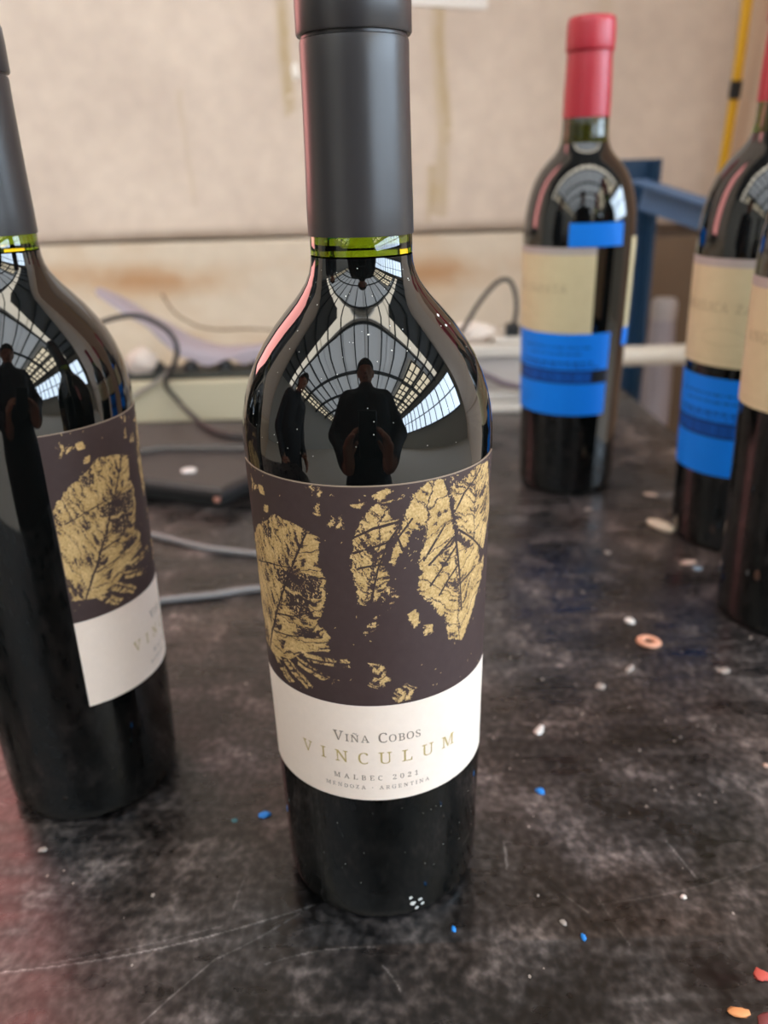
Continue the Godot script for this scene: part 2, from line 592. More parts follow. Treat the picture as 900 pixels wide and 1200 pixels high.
	# bare brown: the worn patch across the broad leaf, then ribs and veins that the foil left out
	for hole in [[[-50, 139.5], [-36, 140.5], [-23, 139], [-24, 133], [-34, 132.5], [-49, 134]], [[-46, 132], [-32, 131.5], [-30, 127], [-42, 125.5]], [[-58, 152], [-50, 152.6], [-52, 148], [-58, 148]], [[-38, 122], [-29, 121.6], [-28, 118.6], [-38, 118.4]]]:
		var poly := leaf_poly(hole)
		var r := Rect2(poly[0], Vector2.ZERO)
		for q in poly:
			r = r.expand(q)
		for y in range(int(r.position.y) - 6, int(r.end.y) + 6):
			for x in range(int(r.position.x) - 6, int(r.end.x) + 6):
				var i := y * LW + x
				var p := Vector2(x + (mid[i] - 128) * 0.12, y + (wide[i] - 128) * 0.12)
				if Geometry2D.is_point_in_polygon(p, poly) and (fine[i] < 158 or mid[i] < 110):
					data[i * 3] = 64; data[i * 3 + 1] = 51; data[i * 3 + 2] = 50
	for q in [
		[[Vector2(32.8, 168.3), Vector2(37.0, 160.0), Vector2(40.0, 147.9), Vector2(42.7, 136.3), Vector2(44.8, 122.7)], 2.6],
		[[Vector2(40.1, 146.2), Vector2(33.5, 141.7), Vector2(25.8, 135.6)], 2.6],
		[[Vector2(42.0, 139.8), Vector2(35.5, 135.8), Vector2(30.4, 131.4)], 2.6],
		[[Vector2(38.7, 149.7), Vector2(31.7, 146.3), Vector2(25.1, 142.7)], 2.6],
		[[Vector2(43.6, 132.7), Vector2(50.3, 134.3), Vector2(56.0, 135.5)], 2.6],
		[[Vector2(38.3, 157.2), Vector2(44.5, 162.6), Vector2(54.3, 166.2)], 2.6],
		[[Vector2(39.4, 152.2), Vector2(50.8, 146.4), Vector2(64.2, 138.2)], 2.6],
		[[Vector2(12.6, 157.9), Vector2(6.8, 152.2), Vector2(2.0, 143.5), Vector2(-1.3, 132.9)], 2.6],
		[[Vector2(-7.7, 154.1), Vector2(0.8, 156.9), Vector2(12.0, 158.6)], 2.6],
		[[Vector2(-8.1, 149.1), Vector2(-0.8, 150.7), Vector2(8.8, 152.6)], 2.6],
		[[Vector2(-6.0, 144.2), Vector2(-1.1, 144.9), Vector2(4.4, 145.3)], 2.6],
		[[Vector2(33.3, 154.5), Vector2(28.3, 150.1), Vector2(22.6, 144.7)], 2.6],
		[[Vector2(13.0, 149.1), Vector2(11.0, 153.4), Vector2(17.4, 158.9)], 2.6],
		[[Vector2(-29, 154), Vector2(-44, 134), Vector2(-66, 105)], 2.4], [[Vector2(-40, 141), Vector2(-56, 139), Vector2(-70, 136)], 1.8], [[Vector2(-52, 122), Vector2(-40, 124), Vector2(-28, 128)], 1.8], [[Vector2(-58, 114), Vector2(-44, 116), Vector2(-30, 119)], 1.8]]:
		for k in q[0].size() - 1:
			var a := label_xy(q[0][k].x, q[0][k].y * 0.001)
			var b := label_xy(q[0][k + 1].x, q[0][k + 1].y * 0.001)
			var n := int(a.distance_to(b)) + 1
			for m in n:
				var p := a.lerp(b, float(m) / n)
				var rad: float = q[1] * (0.75 + wide[clampi(int(p.y), 0, LH - 1) * LW + clampi(int(p.x), 0, LW - 1)] / 400.0)
				for dy in range(-3, 4):
					for dx in range(-3, 4):
						var x := int(p.x) + dx
						var y := int(p.y) + dy
						if dx * dx + dy * dy <= rad * rad and x > 2 and x < LW - 3 and y > 3 and y < split - 3:
							var i := y * LW + x
							data[i * 3] = 60; data[i * 3 + 1] = 47; data[i * 3 + 2] = 46
	# loose flecks of foil
	for q in 240:
		var c := label_xy(rng.randf_range(-74, 74), rng.randf_range(97, 170) * 0.001)
		if q > 90:
			c = label_xy(rng.randf_range(14, 74), rng.randf_range(140, 170) * 0.001)
		var len_ := rng.randf_range(1.5, 7.0)
		var an := rng.randf_range(0, PI)
		for k in int(len_ * 2):
			var p := c + Vector2.from_angle(an) * k * 0.5
			for o in [Vector2.ZERO, Vector2(1, 0), Vector2(0, 1)]:
				var x := int(p.x + o.x)
				var y := int(p.y + o.y)
				if x > 2 and x < LW - 3 and y > 2 and y < split - 3:
					var i := y * LW + x
					data[i * 3] = 186; data[i * 3 + 1] = 160; data[i * 3 + 2] = 112
	return to_texture(data, LW, LH)

# blue strip with the dark rows of print, seen too blurred to read
func tape_picture() -> ImageTexture:
	var w := 512
	var h := 288
	var im := Image.create(w, h, false, Image.FORMAT_RGB8)
	im.fill(Color8(0, 124, 234))
	var r := RandomNumberGenerator.new()
	r.seed = 4
	for row in [[44, 7, 0.20, 0.80], [66, 7, 0.28, 0.72], [96, 11, 0.15, 0.85], [112, 8, 0.12, 0.88]]:
		var x := int(row[2] * w)
		while x < row[3] * w:
			var ww := r.randi_range(6, 34)
			im.fill_rect(Rect2i(x, row[0], ww, row[1] - r.randi_range(0, 2)), Color8(0, 80, 170))
			x += ww + r.randi_range(4, 9)
	im.fill_rect(Rect2i(0, 126, w, 48), Color8(4, 44, 104))
	for x in range(66, 424, 11):
		im.fill_rect(Rect2i(x, 134, r.randi_range(4, 8), 32), Color8(0, 92, 190))
	im.fill_rect(Rect2i(0, 128, 52, 40), Color8(10, 12, 18))
	im.fill_rect(Rect2i(436, 128, 70, 42), Color8(10, 12, 18))
	return ImageTexture.create_from_image(im)

func cream_picture() -> ImageTexture:
	var w := 512
	var h := 256
	var a := grey(noise(31, 0.02, 4), w, h)
	var data := PackedByteArray()
	data.resize(w * h * 3)
	for y in h:
		for x in w:
			var i := y * w + x
			var d := (a[i] - 128) / 30
			var band := y < 20
			data[i * 3] = (176 if band else 208) + d; data[i * 3 + 1] = (164 if band else 193) + d; data[i * 3 + 2] = (160 if band else 155) + d
	# the thin drawn arch of the emblem's frame and hairlines
	for k in 600:
		var t := float(k) / 599.0
		for e in [[0.50, 0.74, 0.13, 0.10, PI], [0.50, 0.74, 0.13, 0.05, 0.0]]:
			var an: float = e[4] + PI * t
			var x := int((e[0] + cos(an) * e[2]) * w)
			var y := int((e[1] + sin(an) * e[3]) * h)
			var i := y * w + x
			data[i * 3] = 176; data[i * 3 + 1] = 160; data[i * 3 + 2] = 124
	for x in range(60, w - 60):
		for y in [236, 243]:
			var i: int = y * w + x
			data[i * 3] = 186; data[i * 3 + 1] = 170; data[i * 3 + 2] = 134
	return to_texture(data, w, h)

const TX := 2048
var table_lo := Vector2(-0.62, -0.985)
var table_hi := Vector2(0.297, 0.05)

# black-stained plywood: grain, scuffs, scratches, spills
func table_picture() -> Array:
	var grain_n := noise(51, 0.010, 5)
	var im_g := grain_n.get_image(512, TX, false, false, true)   # stretched along x: the grain runs across the table
	im_g.convert(Image.FORMAT_L8)
	im_g.resize(TX, TX, Image.INTERPOLATE_CUBIC)
	var grain := im_g.get_data()
	var streak_n := noise(52, 0.05, 3)
	var im_s := streak_n.get_image(200, TX, false, false, true)
	im_s.convert(Image.FORMAT_L8)
	im_s.resize(TX, TX, Image.INTERPOLATE_CUBIC)
	var streak := im_s.get_data()
	var wide := grey(noise(53, 0.0035, 4), TX, TX)
	var blot := grey(noise(54, 0.013, 4), TX, TX)
	var fine := grey(noise(55, 0.09, 3), TX, TX)
	var data := PackedByteArray()
	data.resize(TX * TX * 3)
	for i in TX * TX:
		var s := streak[i]
		var v := 42.0 + (wide[i] - 128) * 0.16 + (grain[i] - 128) * 0.08 + (fine[i] - 128) * 0.24 + (s - 128) * 0.05 + (blot[i] - 128) * 0.10
		if s > 150:
			v += (s - 150) * 0.24 * (blot[i] / 255.0 + 0.20)
		if blot[i] > 156:
			v += (blot[i] - 156) * 0.40 * (0.5 + fine[i] / 255.0)
		if blot[i] < 84:
			v -= (84 - blot[i]) * 0.22
		var warm := (wide[(i + 511 * TX) % (TX * TX)] - 128) * 0.03
		data[i * 3] = clampi(int(v * 1.06 + 1 + warm), 6, 160)
		data[i * 3 + 1] = clampi(int(v * 0.98 - 0.2 * warm), 6, 160)
		data[i * 3 + 2] = clampi(int(v * 0.96 - warm), 6, 160)
	var size := table_hi - table_lo
	# scratches: [from, to, strength]
	var marks := [
		[Vector2(-0.150, -0.2005), Vector2(-0.0296, -0.2262), 46.0], [Vector2(-0.0828, -0.1815), Vector2(-0.0636, -0.2041), 34.0], [Vector2(-0.0636, -0.2041), Vector2(-0.034, -0.224), 26.0],
		[Vector2(0.1091, -0.2524), Vector2(0.1146, -0.2329), 44.0], [Vector2(0.0751, -0.2263), Vector2(0.0814, -0.2043), 22.0], [Vector2(0.0444, -0.255), Vector2(0.0434, -0.2396), 40.0],
		[Vector2(0.0577, -0.2349), Vector2(0.0701, -0.2189), 32.0], [Vector2(0.0741, -0.2225), Vector2(0.1447, -0.2401), 22.0], [Vector2(0.203, -0.7037), Vector2(0.2675, -0.7099), 30.0],
		[Vector2(0.19, -0.6394), Vector2(0.2452, -0.6661), 30.0], [Vector2(-0.1229, -0.2043), Vector2(-0.0631, -0.218), 22.0], [Vector2(-0.0456, -0.2018), Vector2(-0.0074, -0.2073), 34.0],
		[Vector2(-0.058, -0.24), Vector2(-0.060, -0.225), 26.0], [Vector2(-0.005, -0.2), Vector2(0.001, -0.19), 40.0],
	]
	for k in 120:
		var a := Vector2(rng.randf_range(-0.3, 0.29), rng.randf_range(-0.95, -0.02))
		var an := rng.randf_range(-0.35, 0.2) if k % 3 else rng.randf_range(0, PI)
		marks.append([a, a + Vector2.from_angle(an) * rng.randf_range(0.006, 0.05), rng.randf_range(4, 13)])
	for m in marks:
		var a: Vector2 = (m[0] - table_lo) / size * TX
		var b: Vector2 = (m[1] - table_lo) / size * TX
		var bow := (b - a).orthogonal() * rng.randf_range(-0.06, 0.06)
		var n := int(a.distance_to(b) * 1.4) + 2
		for k in n:
			var t := float(k) / n
			var p := a.lerp(b, t) + bow * sin(PI * t)
			var x := int(p.x)
			var y := int(p.y)
			if x < 1 or y < 1 or x >= TX - 1 or y >= TX - 1:
				continue
			for o in [0, 1, TX]:
				var i: int = y * TX + x + o
				var add := int(m[2] * 0.6 * (0.5 + fine[i] / 300.0) * (1.0 if o == 0 else 0.5))
				data[i * 3] = min(190, data[i * 3] + add); data[i * 3 + 1] = min(185, data[i * 3 + 1] + add); data[i * 3 + 2] = min(180, data[i * 3 + 2] + add)
	var rough := PackedByteArray()
	rough.resize(1024 * 1024)
	for y in 1024:
		for x in 1024:
			var i := (y * 2) * TX + x * 2
			rough[y * 1024 + x] = clampi(88 + (blot[i] - 128) / 4 + (streak[i] - 128) / 4, 44, 200)
	return [to_texture(data, TX, TX), ImageTexture.create_from_image(Image.create_from_data(1024, 1024, false, Image.FORMAT_L8, rough))]

# painted plaster, x from -1.0 to 0.7, y from -0.3 to 0.7, with the rusty drips that run down it
func wall_picture() -> ImageTexture:
	var w := 1020
	var h := 600
	var a := grey(noise(71, 0.006, 4), w, h)
	var b := grey(noise(72, 0.05, 4), w, h)
	var data := PackedByteArray()
	data.resize(w * h * 3)
	var drips := [[-0.110, 0.52, 0.335, 0.010, 0.5], [0.089, 0.50, 0.195, 0.011, 0.34], [0.094, 0.44, 0.30, 0.006, 0.3], [0.076, 0.26, 0.20, 0.008, 0.45], [-0.25, 0.36, 0.22, 0.004, 0.16], [0.30, 0.5, 0.33, 0.012, 0.12]]
	for y in h:
		var wy := 0.7 - float(y) / h
		for x in w:
			var i := y * w + x
			var wx := -1.0 + float(x) / w * 1.7
			var d := (a[i] - 128) * 0.07 + (b[i] - 128) * 0.05
			var c := Vector3(204 + d, 184 + d, 168 + d * 0.9)
			var wob := (a[i] - 128) * 0.00005
			for q in drips:
				var off: float = absf(wx - q[0] - wob) / q[3]
				if off < 1.0 and wy < q[1] and wy > q[2] + (b[i] - 128) * 0.0002:
					c = c.lerp(Vector3(160, 134, 90), q[4] * (1.0 - off * off) * (0.55 + b[i] / 300.0))
			# darker brown band on the wall just above the ledge
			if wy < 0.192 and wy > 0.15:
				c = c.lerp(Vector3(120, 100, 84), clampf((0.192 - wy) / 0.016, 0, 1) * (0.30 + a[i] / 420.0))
			data[i * 3] = clampi(int(c.x), 0, 255); data[i * 3 + 1] = clampi(int(c.y), 0, 255); data[i * 3 + 2] = clampi(int(c.z), 0, 255)
	return to_texture(data, w, h)

func ledge_picture() -> ImageTexture:
	var w := 768
	var h := 256
	var a := grey(noise(81, 0.010, 4), w, h)
	var b := grey(noise(82, 0.05, 4), w, h)
	var data := PackedByteArray()
	data.resize(w * h * 3)
	for y in h:
		for x in w:
			var i := y * w + x
			var wy := 0.2 - 0.5 * float(y) / h
			var band := clampf(1.0 - absf(wy - 0.122) / 0.030, 0, 1)
			var rust := band * clampf((a[i] - 60) / 120.0, 0, 1) * 0.85 + clampf((a[i] - 150) / 100.0, 0, 1) * 0.3
			var c := Vector3(206, 188, 168).lerp(Vector3(176, 134, 98), rust)
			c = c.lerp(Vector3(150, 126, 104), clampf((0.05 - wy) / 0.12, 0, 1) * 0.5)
			var d := (b[i] - 128) * 0.04
			data[i * 3] = clampi(int(c.x + d), 0, 255); data[i * 3 + 1] = clampi(int(c.y + d), 0, 255); data[i * 3 + 2] = clampi(int(c.z + d), 0, 255)
	return to_texture(data, w, h)

# ---------------------------------------------------------------- bottles
var LEAF_BOTTLE := PackedVector2Array([
	Vector2(0.0, 0.006), Vector2(0.02, 0.004), Vector2(0.030, 0.0), Vector2(0.0325, 0.0), Vector2(0.0345, 0.0008), Vector2(0.0356, 0.0025), Vector2(0.0363, 0.006), Vector2(0.0367, 0.018), Vector2(0.0373, 0.044), Vector2(0.0379, 0.082), Vector2(0.0386, 0.117), Vector2(0.0391, 0.148), Vector2(0.0395, 0.164), Vector2(0.0397, 0.172), Vector2(0.0396, 0.1775), Vector2(0.0390, 0.1828), Vector2(0.0379, 0.188), Vector2(0.0362, 0.1932), Vector2(0.0339, 0.1985), Vector2(0.0309, 0.2034), Vector2(0.0273, 0.2084), Vector2(0.0230, 0.2134), Vector2(0.0208, 0.2158), Vector2(0.0189, 0.2182), Vector2(0.0171, 0.2208), Vector2(0.0159, 0.2235), Vector2(0.0153, 0.2262), Vector2(0.0151, 0.2284)])
var RED_BOTTLE := PackedVector2Array([
	Vector2(0.0, 0.006), Vector2(0.022, 0.004), Vector2(0.032, 0.0), Vector2(0.0345, 0.0), Vector2(0.0366, 0.001), Vector2(0.0378, 0.003), Vector2(0.0387, 0.008), Vector2(0.0398, 0.063), Vector2(0.0408, 0.1), Vector2(0.0416, 0.1345), Vector2(0.0423, 0.17), Vector2(0.0427, 0.2), Vector2(0.0425, 0.209), Vector2(0.0417, 0.218), Vector2(0.0404, 0.226), Vector2(0.0384, 0.234), Vector2(0.0356, 0.242), Vector2(0.0318, 0.249), Vector2(0.0270, 0.255), Vector2(0.0226, 0.2595), Vector2(0.0196, 0.2635), Vector2(0.0179, 0.2675)])
var LEAF_R := PackedVector2Array([Vector2(0.0363, 0.006), Vector2(0.0373, 0.044), Vector2(0.0379, 0.082), Vector2(0.0386, 0.117), Vector2(0.0391, 0.148), Vector2(0.0395, 0.164), Vector2(0.0397, 0.172), Vector2(0.0396, 0.1775)])
var RED_R := PackedVector2Array([Vector2(0.0387, 0.008), Vector2(0.0398, 0.063), Vector2(0.0408, 0.1), Vector2(0.0416, 0.1345), Vector2(0.0423, 0.17), Vector2(0.0427, 0.2), Vector2(0.0425, 0.209), Vector2(0.0417, 0.218)])
var M := {}

func leaf_bottle(at: Vector3, turn: float, label_turn: float, label: String) -> Node3D:
	var t := thing("wine_bottle", label, "bottle", at, turn, "wine bottles with gold leaf labels")
	obj("glass_body", lathe_mesh(LEAF_BOTTLE, 96), M.dark_glass, t)
	obj("glass_neck", lathe_mesh(PackedVector2Array([Vector2(0, 0.2285), Vector2(0.0147, 0.2285), Vector2(0.0151, 0.2289), Vector2(0.0151, 0.2352), Vector2(0.0148, 0.2356), Vector2(0, 0.2356)]), 64), M.green_glass, t)
	var cap := obj("capsule", lathe_mesh(PackedVector2Array([Vector2(0.0, 0.2357), Vector2(0.0150, 0.2357), Vector2(0.0150, 0.2341), Vector2(0.01545, 0.2341), Vector2(0.01550, 0.2346), Vector2(0.01545, 0.242), Vector2(0.01520, 0.252), Vector2(0.01500, 0.265), Vector2(0.01490, 0.276), Vector2(0.01495, 0.2826), Vector2(0.0148, 0.2836), Vector2(0.0143, 0.2839), Vector2(0.0, 0.2839)]), 72), M.capsule, t)
	obj("capsule_lip", lathe_mesh(PackedVector2Array([Vector2(0.0, 0.2839), Vector2(0.0144, 0.2839), Vector2(0.0144, 0.2846), Vector2(0.0154, 0.2847), Vector2(0.0157, 0.2852), Vector2(0.0157, 0.2930), Vector2(0.0155, 0.2980), Vector2(0.0150, 0.2993), Vector2(0.0140, 0.2999), Vector2(0.0, 0.3)]), 72), M.capsule, cap)
	var lab := obj("front_label", wrap_mesh(LEAF_R, label_turn - 75.0, label_turn + 75.0, 0.0575, 0.170, 0.00025), M.leaf_label, t)
	var dark := bent_text(LEAF_R, [["VIÑA COBOS", label_turn - 1.0, 43.5, 0.0813, 0.0038, 0.74], ["MALBEC 2021", label_turn - 2.2, 43.0, 0.0660, 0.0019, 1.0], ["MENDOZA · ARGENTINA", label_turn - 1.5, 54.0, 0.0622, 0.0015, 1.0]], 0.00034)
	var o := obj("lettering", dark, M.ink_grey, lab)
	o.set_meta("label", "grey printed lettering")
	o = obj("lettering", bent_text(LEAF_R, [["VINCULUM", label_turn - 0.3, 83.0, 0.0727, 0.0045, 1.0]], 0.00034), M.ink_gold, lab)
	o.set_meta("label", "gold printed lettering")
	return t

func red_bottle(at: Vector3, turn: float, label: String, lab_c: float, tape_c: float, small: bool) -> Node3D:
	var t := thing("wine_bottle", label, "bottle", at, turn, "wine bottles with red capsules")
	obj("glass_body", lathe_mesh(RED_BOTTLE, 72), M.dark_glass, t)
	obj("glass_neck", lathe_mesh(PackedVector2Array([Vector2(0, 0.2676), Vector2(0.0176, 0.2676), Vector2(0.0178, 0.2680), Vector2(0.0170, 0.2730), Vector2(0.0168, 0.2780), Vector2(0.0167, 0.2852), Vector2(0.0164, 0.2856), Vector2(0, 0.2856)]), 48), M.olive_glass, t)
	var cap := obj("capsule", lathe_mesh(PackedVector2Array([Vector2(0.0, 0.2857), Vector2(0.0166, 0.2857), Vector2(0.0166, 0.2845), Vector2(0.0171, 0.2845), Vector2(0.0170, 0.30), Vector2(0.0164, 0.315), Vector2(0.01605, 0.3262), Vector2(0.01600, 0.3266), Vector2(0.0, 0.3266)]), 56), M.red_foil, t)
	obj("capsule_lip", lathe_mesh(PackedVector2Array([Vector2(0.0, 0.3266), Vector2(0.0162, 0.3266), Vector2(0.0170, 0.3272), Vector2(0.0173, 0.3290), Vector2(0.0173, 0.3360), Vector2(0.0170, 0.3440), Vector2(0.0166, 0.3475), Vector2(0.0157, 0.3488), Vector2(0.0140, 0.3492), Vector2(0.0, 0.3492)]), 56), M.red_foil, cap)
	var lab := obj("front_label", wrap_mesh(RED_R, lab_c - 84.0, lab_c + 84.0, 0.1295, 0.1965, 0.00025), M.cream_label, t)
	var o := obj("lettering", bent_text(RED_R, [["ANGELICA ZAPATA", lab_c, 112.0, 0.1640, 0.0056, 1.0]], 0.00036), M.ink_faint, lab)
	o.set_meta("label", "faint pale brown lettering")
	if tape_c < 900.0:
		obj("blue_tape", wrap_mesh(RED_R, tape_c - 62.5, tape_c + 62.5, 0.0560 if not small else 0.0690, 0.1220 if not small else 0.1335, 0.0003), M.tape, t)
	if small:
		o = obj("blue_tape", wrap_mesh(RED_R, -9.5, 47.0, 0.1970, 0.2135, 0.0007), M.tape_plain, t)
		o.set_meta("label", "small blank blue tape overlapping the label's top edge")
		obj("back_label", wrap_mesh(RED_R, 66.0, 158.0, 0.1340, 0.2020, 0.00025), M.cream_plain, t)
		obj("blue_tape", wrap_mesh(RED_R, 64.0, 160.0, 0.1210, 0.1345, 0.0006), M.tape_plain, t)
	return t

# ---------------------------------------------------------------- people (seen as reflections in the bottles)
func arm(b: Array, sh: Vector3, el: Vector3, wr: Vector3, cloth: Color, skin: Color) -> void:
	b.append([sh, el, 0.062, 0.048, cloth])
	b.append([el, el.lerp(wr, 0.86), 0.048, 0.039, cloth])
	b.append([el.lerp(wr, 0.84), wr, 0.029, 0.026, skin])

func hand(wr: Vector3, tip: Vector3, palm: Vector3, thumb_side: Vector3, curl: float, skin: Color) -> Array:
	# wrist, direction of the fingers, direction the palm looks, direction of the thumb
	var f := (tip - wr).normalized()
	var th := (thumb_side - f * thumb_side.dot(f)).normalized()
	var pn := (palm - f * palm.dot(f) - th * palm.dot(th)).normalized()
	var b: Array = []
	var spread := [0.030, 0.011, -0.009, -0.028]
	var lens := [0.070, 0.078, 0.072, 0.056]
	for i in 4:
		var k: Vector3 = wr + f * 0.085 + th * spread[i]
		b.append([wr + th * spread[i] * 0.5, k, 0.016, 0.012, skin])
		var d := f
		var p := k
		for s in 3:
			d = (d + pn * curl).normalized()
			var q: Vector3 = p + d * lens[i] * [0.46, 0.30, 0.24][s]
			b.append([p, q, 0.0092 - s * 0.0008, 0.0086 - s * 0.0010, skin])
			p = q
	var t0 := wr + f * 0.025 + th * 0.026
	var t1 := t0 + (f * 0.6 + th * 0.8 + pn * 0.25).normalized() * 0.042
	var t2 := t1 + (f * 0.9 + th * 0.2 + pn * 0.5).normalized() * 0.030
	b.append([t0, t1, 0.014, 0.011, skin])
	b.append([t1, t2, 0.011, 0.0085, skin])
	return b

func head_bones(c: Vector3, face: Vector3, up: Vector3, skin: Color) -> Array:
	var r := up.cross(face).normalized()
	var b: Array = []
	b.append([c + up * 0.035 - face * 0.025, c + up * 0.030 + face * 0.015, 0.080, 0.078, skin])
	b.append([c + up * 0.0 + face * 0.025, c - up * 0.085 + face * 0.052, 0.064, 0.034, skin])
	b.append([c - up * 0.05 + face * 0.02 + r * 0.035, c - up * 0.085 + face * 0.045, 0.030, 0.026, skin])
	b.append([c - up * 0.05 + face * 0.02 - r * 0.035, c - up * 0.085 + face * 0.045, 0.030, 0.026, skin])
	b.append([c + up * 0.012 + face * 0.086, c - up * 0.026 + face * 0.106, 0.009, 0.014, skin])
	b.append([c + up * 0.022 + face * 0.076 + r * 0.04, c + up * 0.022 + face * 0.076 - r * 0.04, 0.014, 0.014, skin])
	b.append([c - up * 0.054 + face * 0.086 + r * 0.018, c - up * 0.054 + face * 0.086 - r * 0.018, 0.010, 0.010, skin])
	for s in [-1.0, 1.0]:
		b.append([c + up * 0.018 + r * s * 0.080 - face * 0.005, c - up * 0.022 + r * s * 0.078, 0.016, 0.012, skin])
	return b

func person(called_label: String, at: Vector3, turn: float, arms: Array, look_down: float) -> Node3D:
	# local: feet on y = 0, facing -z, 1.76 m tall; arms: [elbow, wrist, finger end, palm, thumb] for the left (-x) and right side
	var t := thing("person", called_label, "person", at, turn)
	var cloth: Color = M.jacket_color
	var trousers: Color = M.trouser_color
	var skin: Color = M.skin_color
	var shoe: Color = M.shoe_color
	var b: Array = []
	b.append([Vector3(0, 0.95, 0.01), Vector3(0, 1.12, 0.0), 0.135, 0.140, cloth])
	b.append([Vector3(-0.07, 1.05, 0), Vector3(-0.09, 1.36, 0.01), 0.110, 0.115, cloth])
	b.append([Vector3(0.07, 1.05, 0), Vector3(0.09, 1.36, 0.01), 0.110, 0.115, cloth])
	b.append([Vector3(-0.17, 1.44, 0.015), Vector3(0.17, 1.44, 0.015), 0.066, 0.066, cloth])
	b.append([Vector3(0, 1.44, 0.02), Vector3(0, 1.50, 0.012), 0.078, 0.066, cloth])
	b.append([Vector3(0, 1.49, 0.01), Vector3(0, 1.60, -0.012), 0.055, 0.052, skin])
	b.append([Vector3(-0.08, 0.86, 0.02), Vector3(0.08, 0.86, 0.02), 0.118, 0.118, cloth])
	for s in [-1.0, 1.0]:
		b.append([Vector3(0.095 * s, 0.88, 0.01), Vector3(0.105 * s, 0.49, -0.005), 0.090, 0.060, trousers])
		b.append([Vector3(0.105 * s, 0.49, -0.005), Vector3(0.11 * s, 0.10, 0.02), 0.062, 0.048, trousers])
		b.append([Vector3(0.11 * s, 0.045, 0.03), Vector3(0.13 * s, 0.038, -0.15), 0.045, 0.038, shoe])
	for i in 2:
		var s := -1.0 if i == 0 else 1.0
		arm(b, Vector3(0.20 * s, 1.42, 0.015), arms[i][0], arms[i][1], cloth, skin)
	var st := SurfaceTool.new()
	st.begin(Mesh.PRIMITIVE_TRIANGLES)
	st.append_from(nets(b, 0.017, 60.0), 0, Transform3D.IDENTITY)
	# hands and head on finer grids, added to the same figure
	for i in 2:
		st.append_from(nets(hand(arms[i][1], arms[i][2], arms[i][3], arms[i][4], 0.42, skin), 0.0042, 260.0), 0, Transform3D.IDENTITY)
	var up := Vector3(0, cos(look_down), -sin(look_down))
	var face := Vector3(0, -sin(look_down), -cos(look_down))
	var c := Vector3(0, 1.655, -0.02)
	st.append_from(nets(head_bones(c, face, up, skin), 0.007, 130.0), 0, Transform3D.IDENTITY)
	obj("body", st.commit(), M.figure, t)
	var hc: Color = M.hair_color
	var hair := [[c + up * 0.045 - face * 0.035, c + up * 0.052 + face * 0.008, 0.092, 0.088, hc], [c + up * 0.01 - face * 0.05, c - up * 0.04 - face * 0.052, 0.062, 0.040, hc]]
	obj("hair", nets(hair, 0.010, 110.0), M.figure, t)
	var r := up.cross(face).normalized()
	for s in [-1.0, 1.0]:
		var e := SphereMesh.new()
		e.radius = 0.011
		e.height = 0.022
		e.radial_segments = 16
		e.rings = 8
		obj("eye", e, M.eye, t).position = c + up * 0.006 + face * 0.076 + r * s * 0.031
	return t

# ---------------------------------------------------------------- small litter on the table
func chip(at: Vector2, size: Vector3, turn: float, m: Material, called: String, label: String, cat: String, y0 := 0.0) -> void:
	var b := Mb.new()
	var sd := rng.randi()
	var n := noise(sd, 0.8, 2)
	var seg := 12
	var rows := 6
	var pt := func(i: int, j: int) -> Vector3:
		var la := -PI / 2 + PI * i / rows
		var lo := TAU * (j % seg) / seg
		var d := Vector3(cos(la) * cos(lo), sin(la), cos(la) * sin(lo))
		var k := 1.0 + 0.45 * n.get_noise_3dv(d * 1.6)
		return Vector3(d.x * size.x * k, maxf(d.y, -0.55) * size.y, d.z * size.z * k) * 0.5
	for i in rows:
		for j in seg:
			var q: Array = [pt.call(i, j), pt.call(i, j + 1), pt.call(i + 1, j + 1), pt.call(i + 1, j)]
			var nn := func(v: Vector3) -> Vector3:
				return Vector3(v.x / (size.x * size.x), v.y / (size.y * size.y), v.z / (size.z * size.z)).normalized()
			b.tri(q[0], q[1], q[2], nn.call(q[0]), nn.call(q[1]), nn.call(q[2]))
			b.tri(q[0], q[2], q[3], nn.call(q[0]), nn.call(q[2]), nn.call(q[3]))
	var o := obj(called, b.done(), m)
	o.position = Vector3(at.x, y0 + size.y * 0.275, at.y)
	o.rotation.y = turn
	tag(o, label, cat, "bits of litter on the black table")

func area(at: Vector3, towards: Vector3, size: Vector2, c: Color, energy: float) -> void:
	var l := AreaLight3D.new()
	l.name = numbered("window_light")
	l.area_size = size
	l.area_normalize_energy = false
	l.light_color = c
	l.light_energy = energy
	l.shadow_enabled = true
	if "area_range" in l:
		l.set("area_range", 60.0)
	if "area_attenuation" in l:
		l.set("area_attenuation", 2.0)
	add_child(l)
	l.look_at_from_position(at, at + towards, Vector3.UP if absf(towards.z) > 0.9 else Vector3.BACK.cross(towards))

func roof_at(t: float) -> Vector2:
	return Vector2(-0.75 + cos(PI * t) * 7.46, 3.4 + (sin(PI * t) - sin(PI * 0.14)) * 2.6)

func roof_in(t: float) -> Vector2:
	return -Vector2(cos(PI * t) * 2.6, sin(PI * t) * 7.46).normalized()

const FLOOR := -0.95
const ZB := -1.2

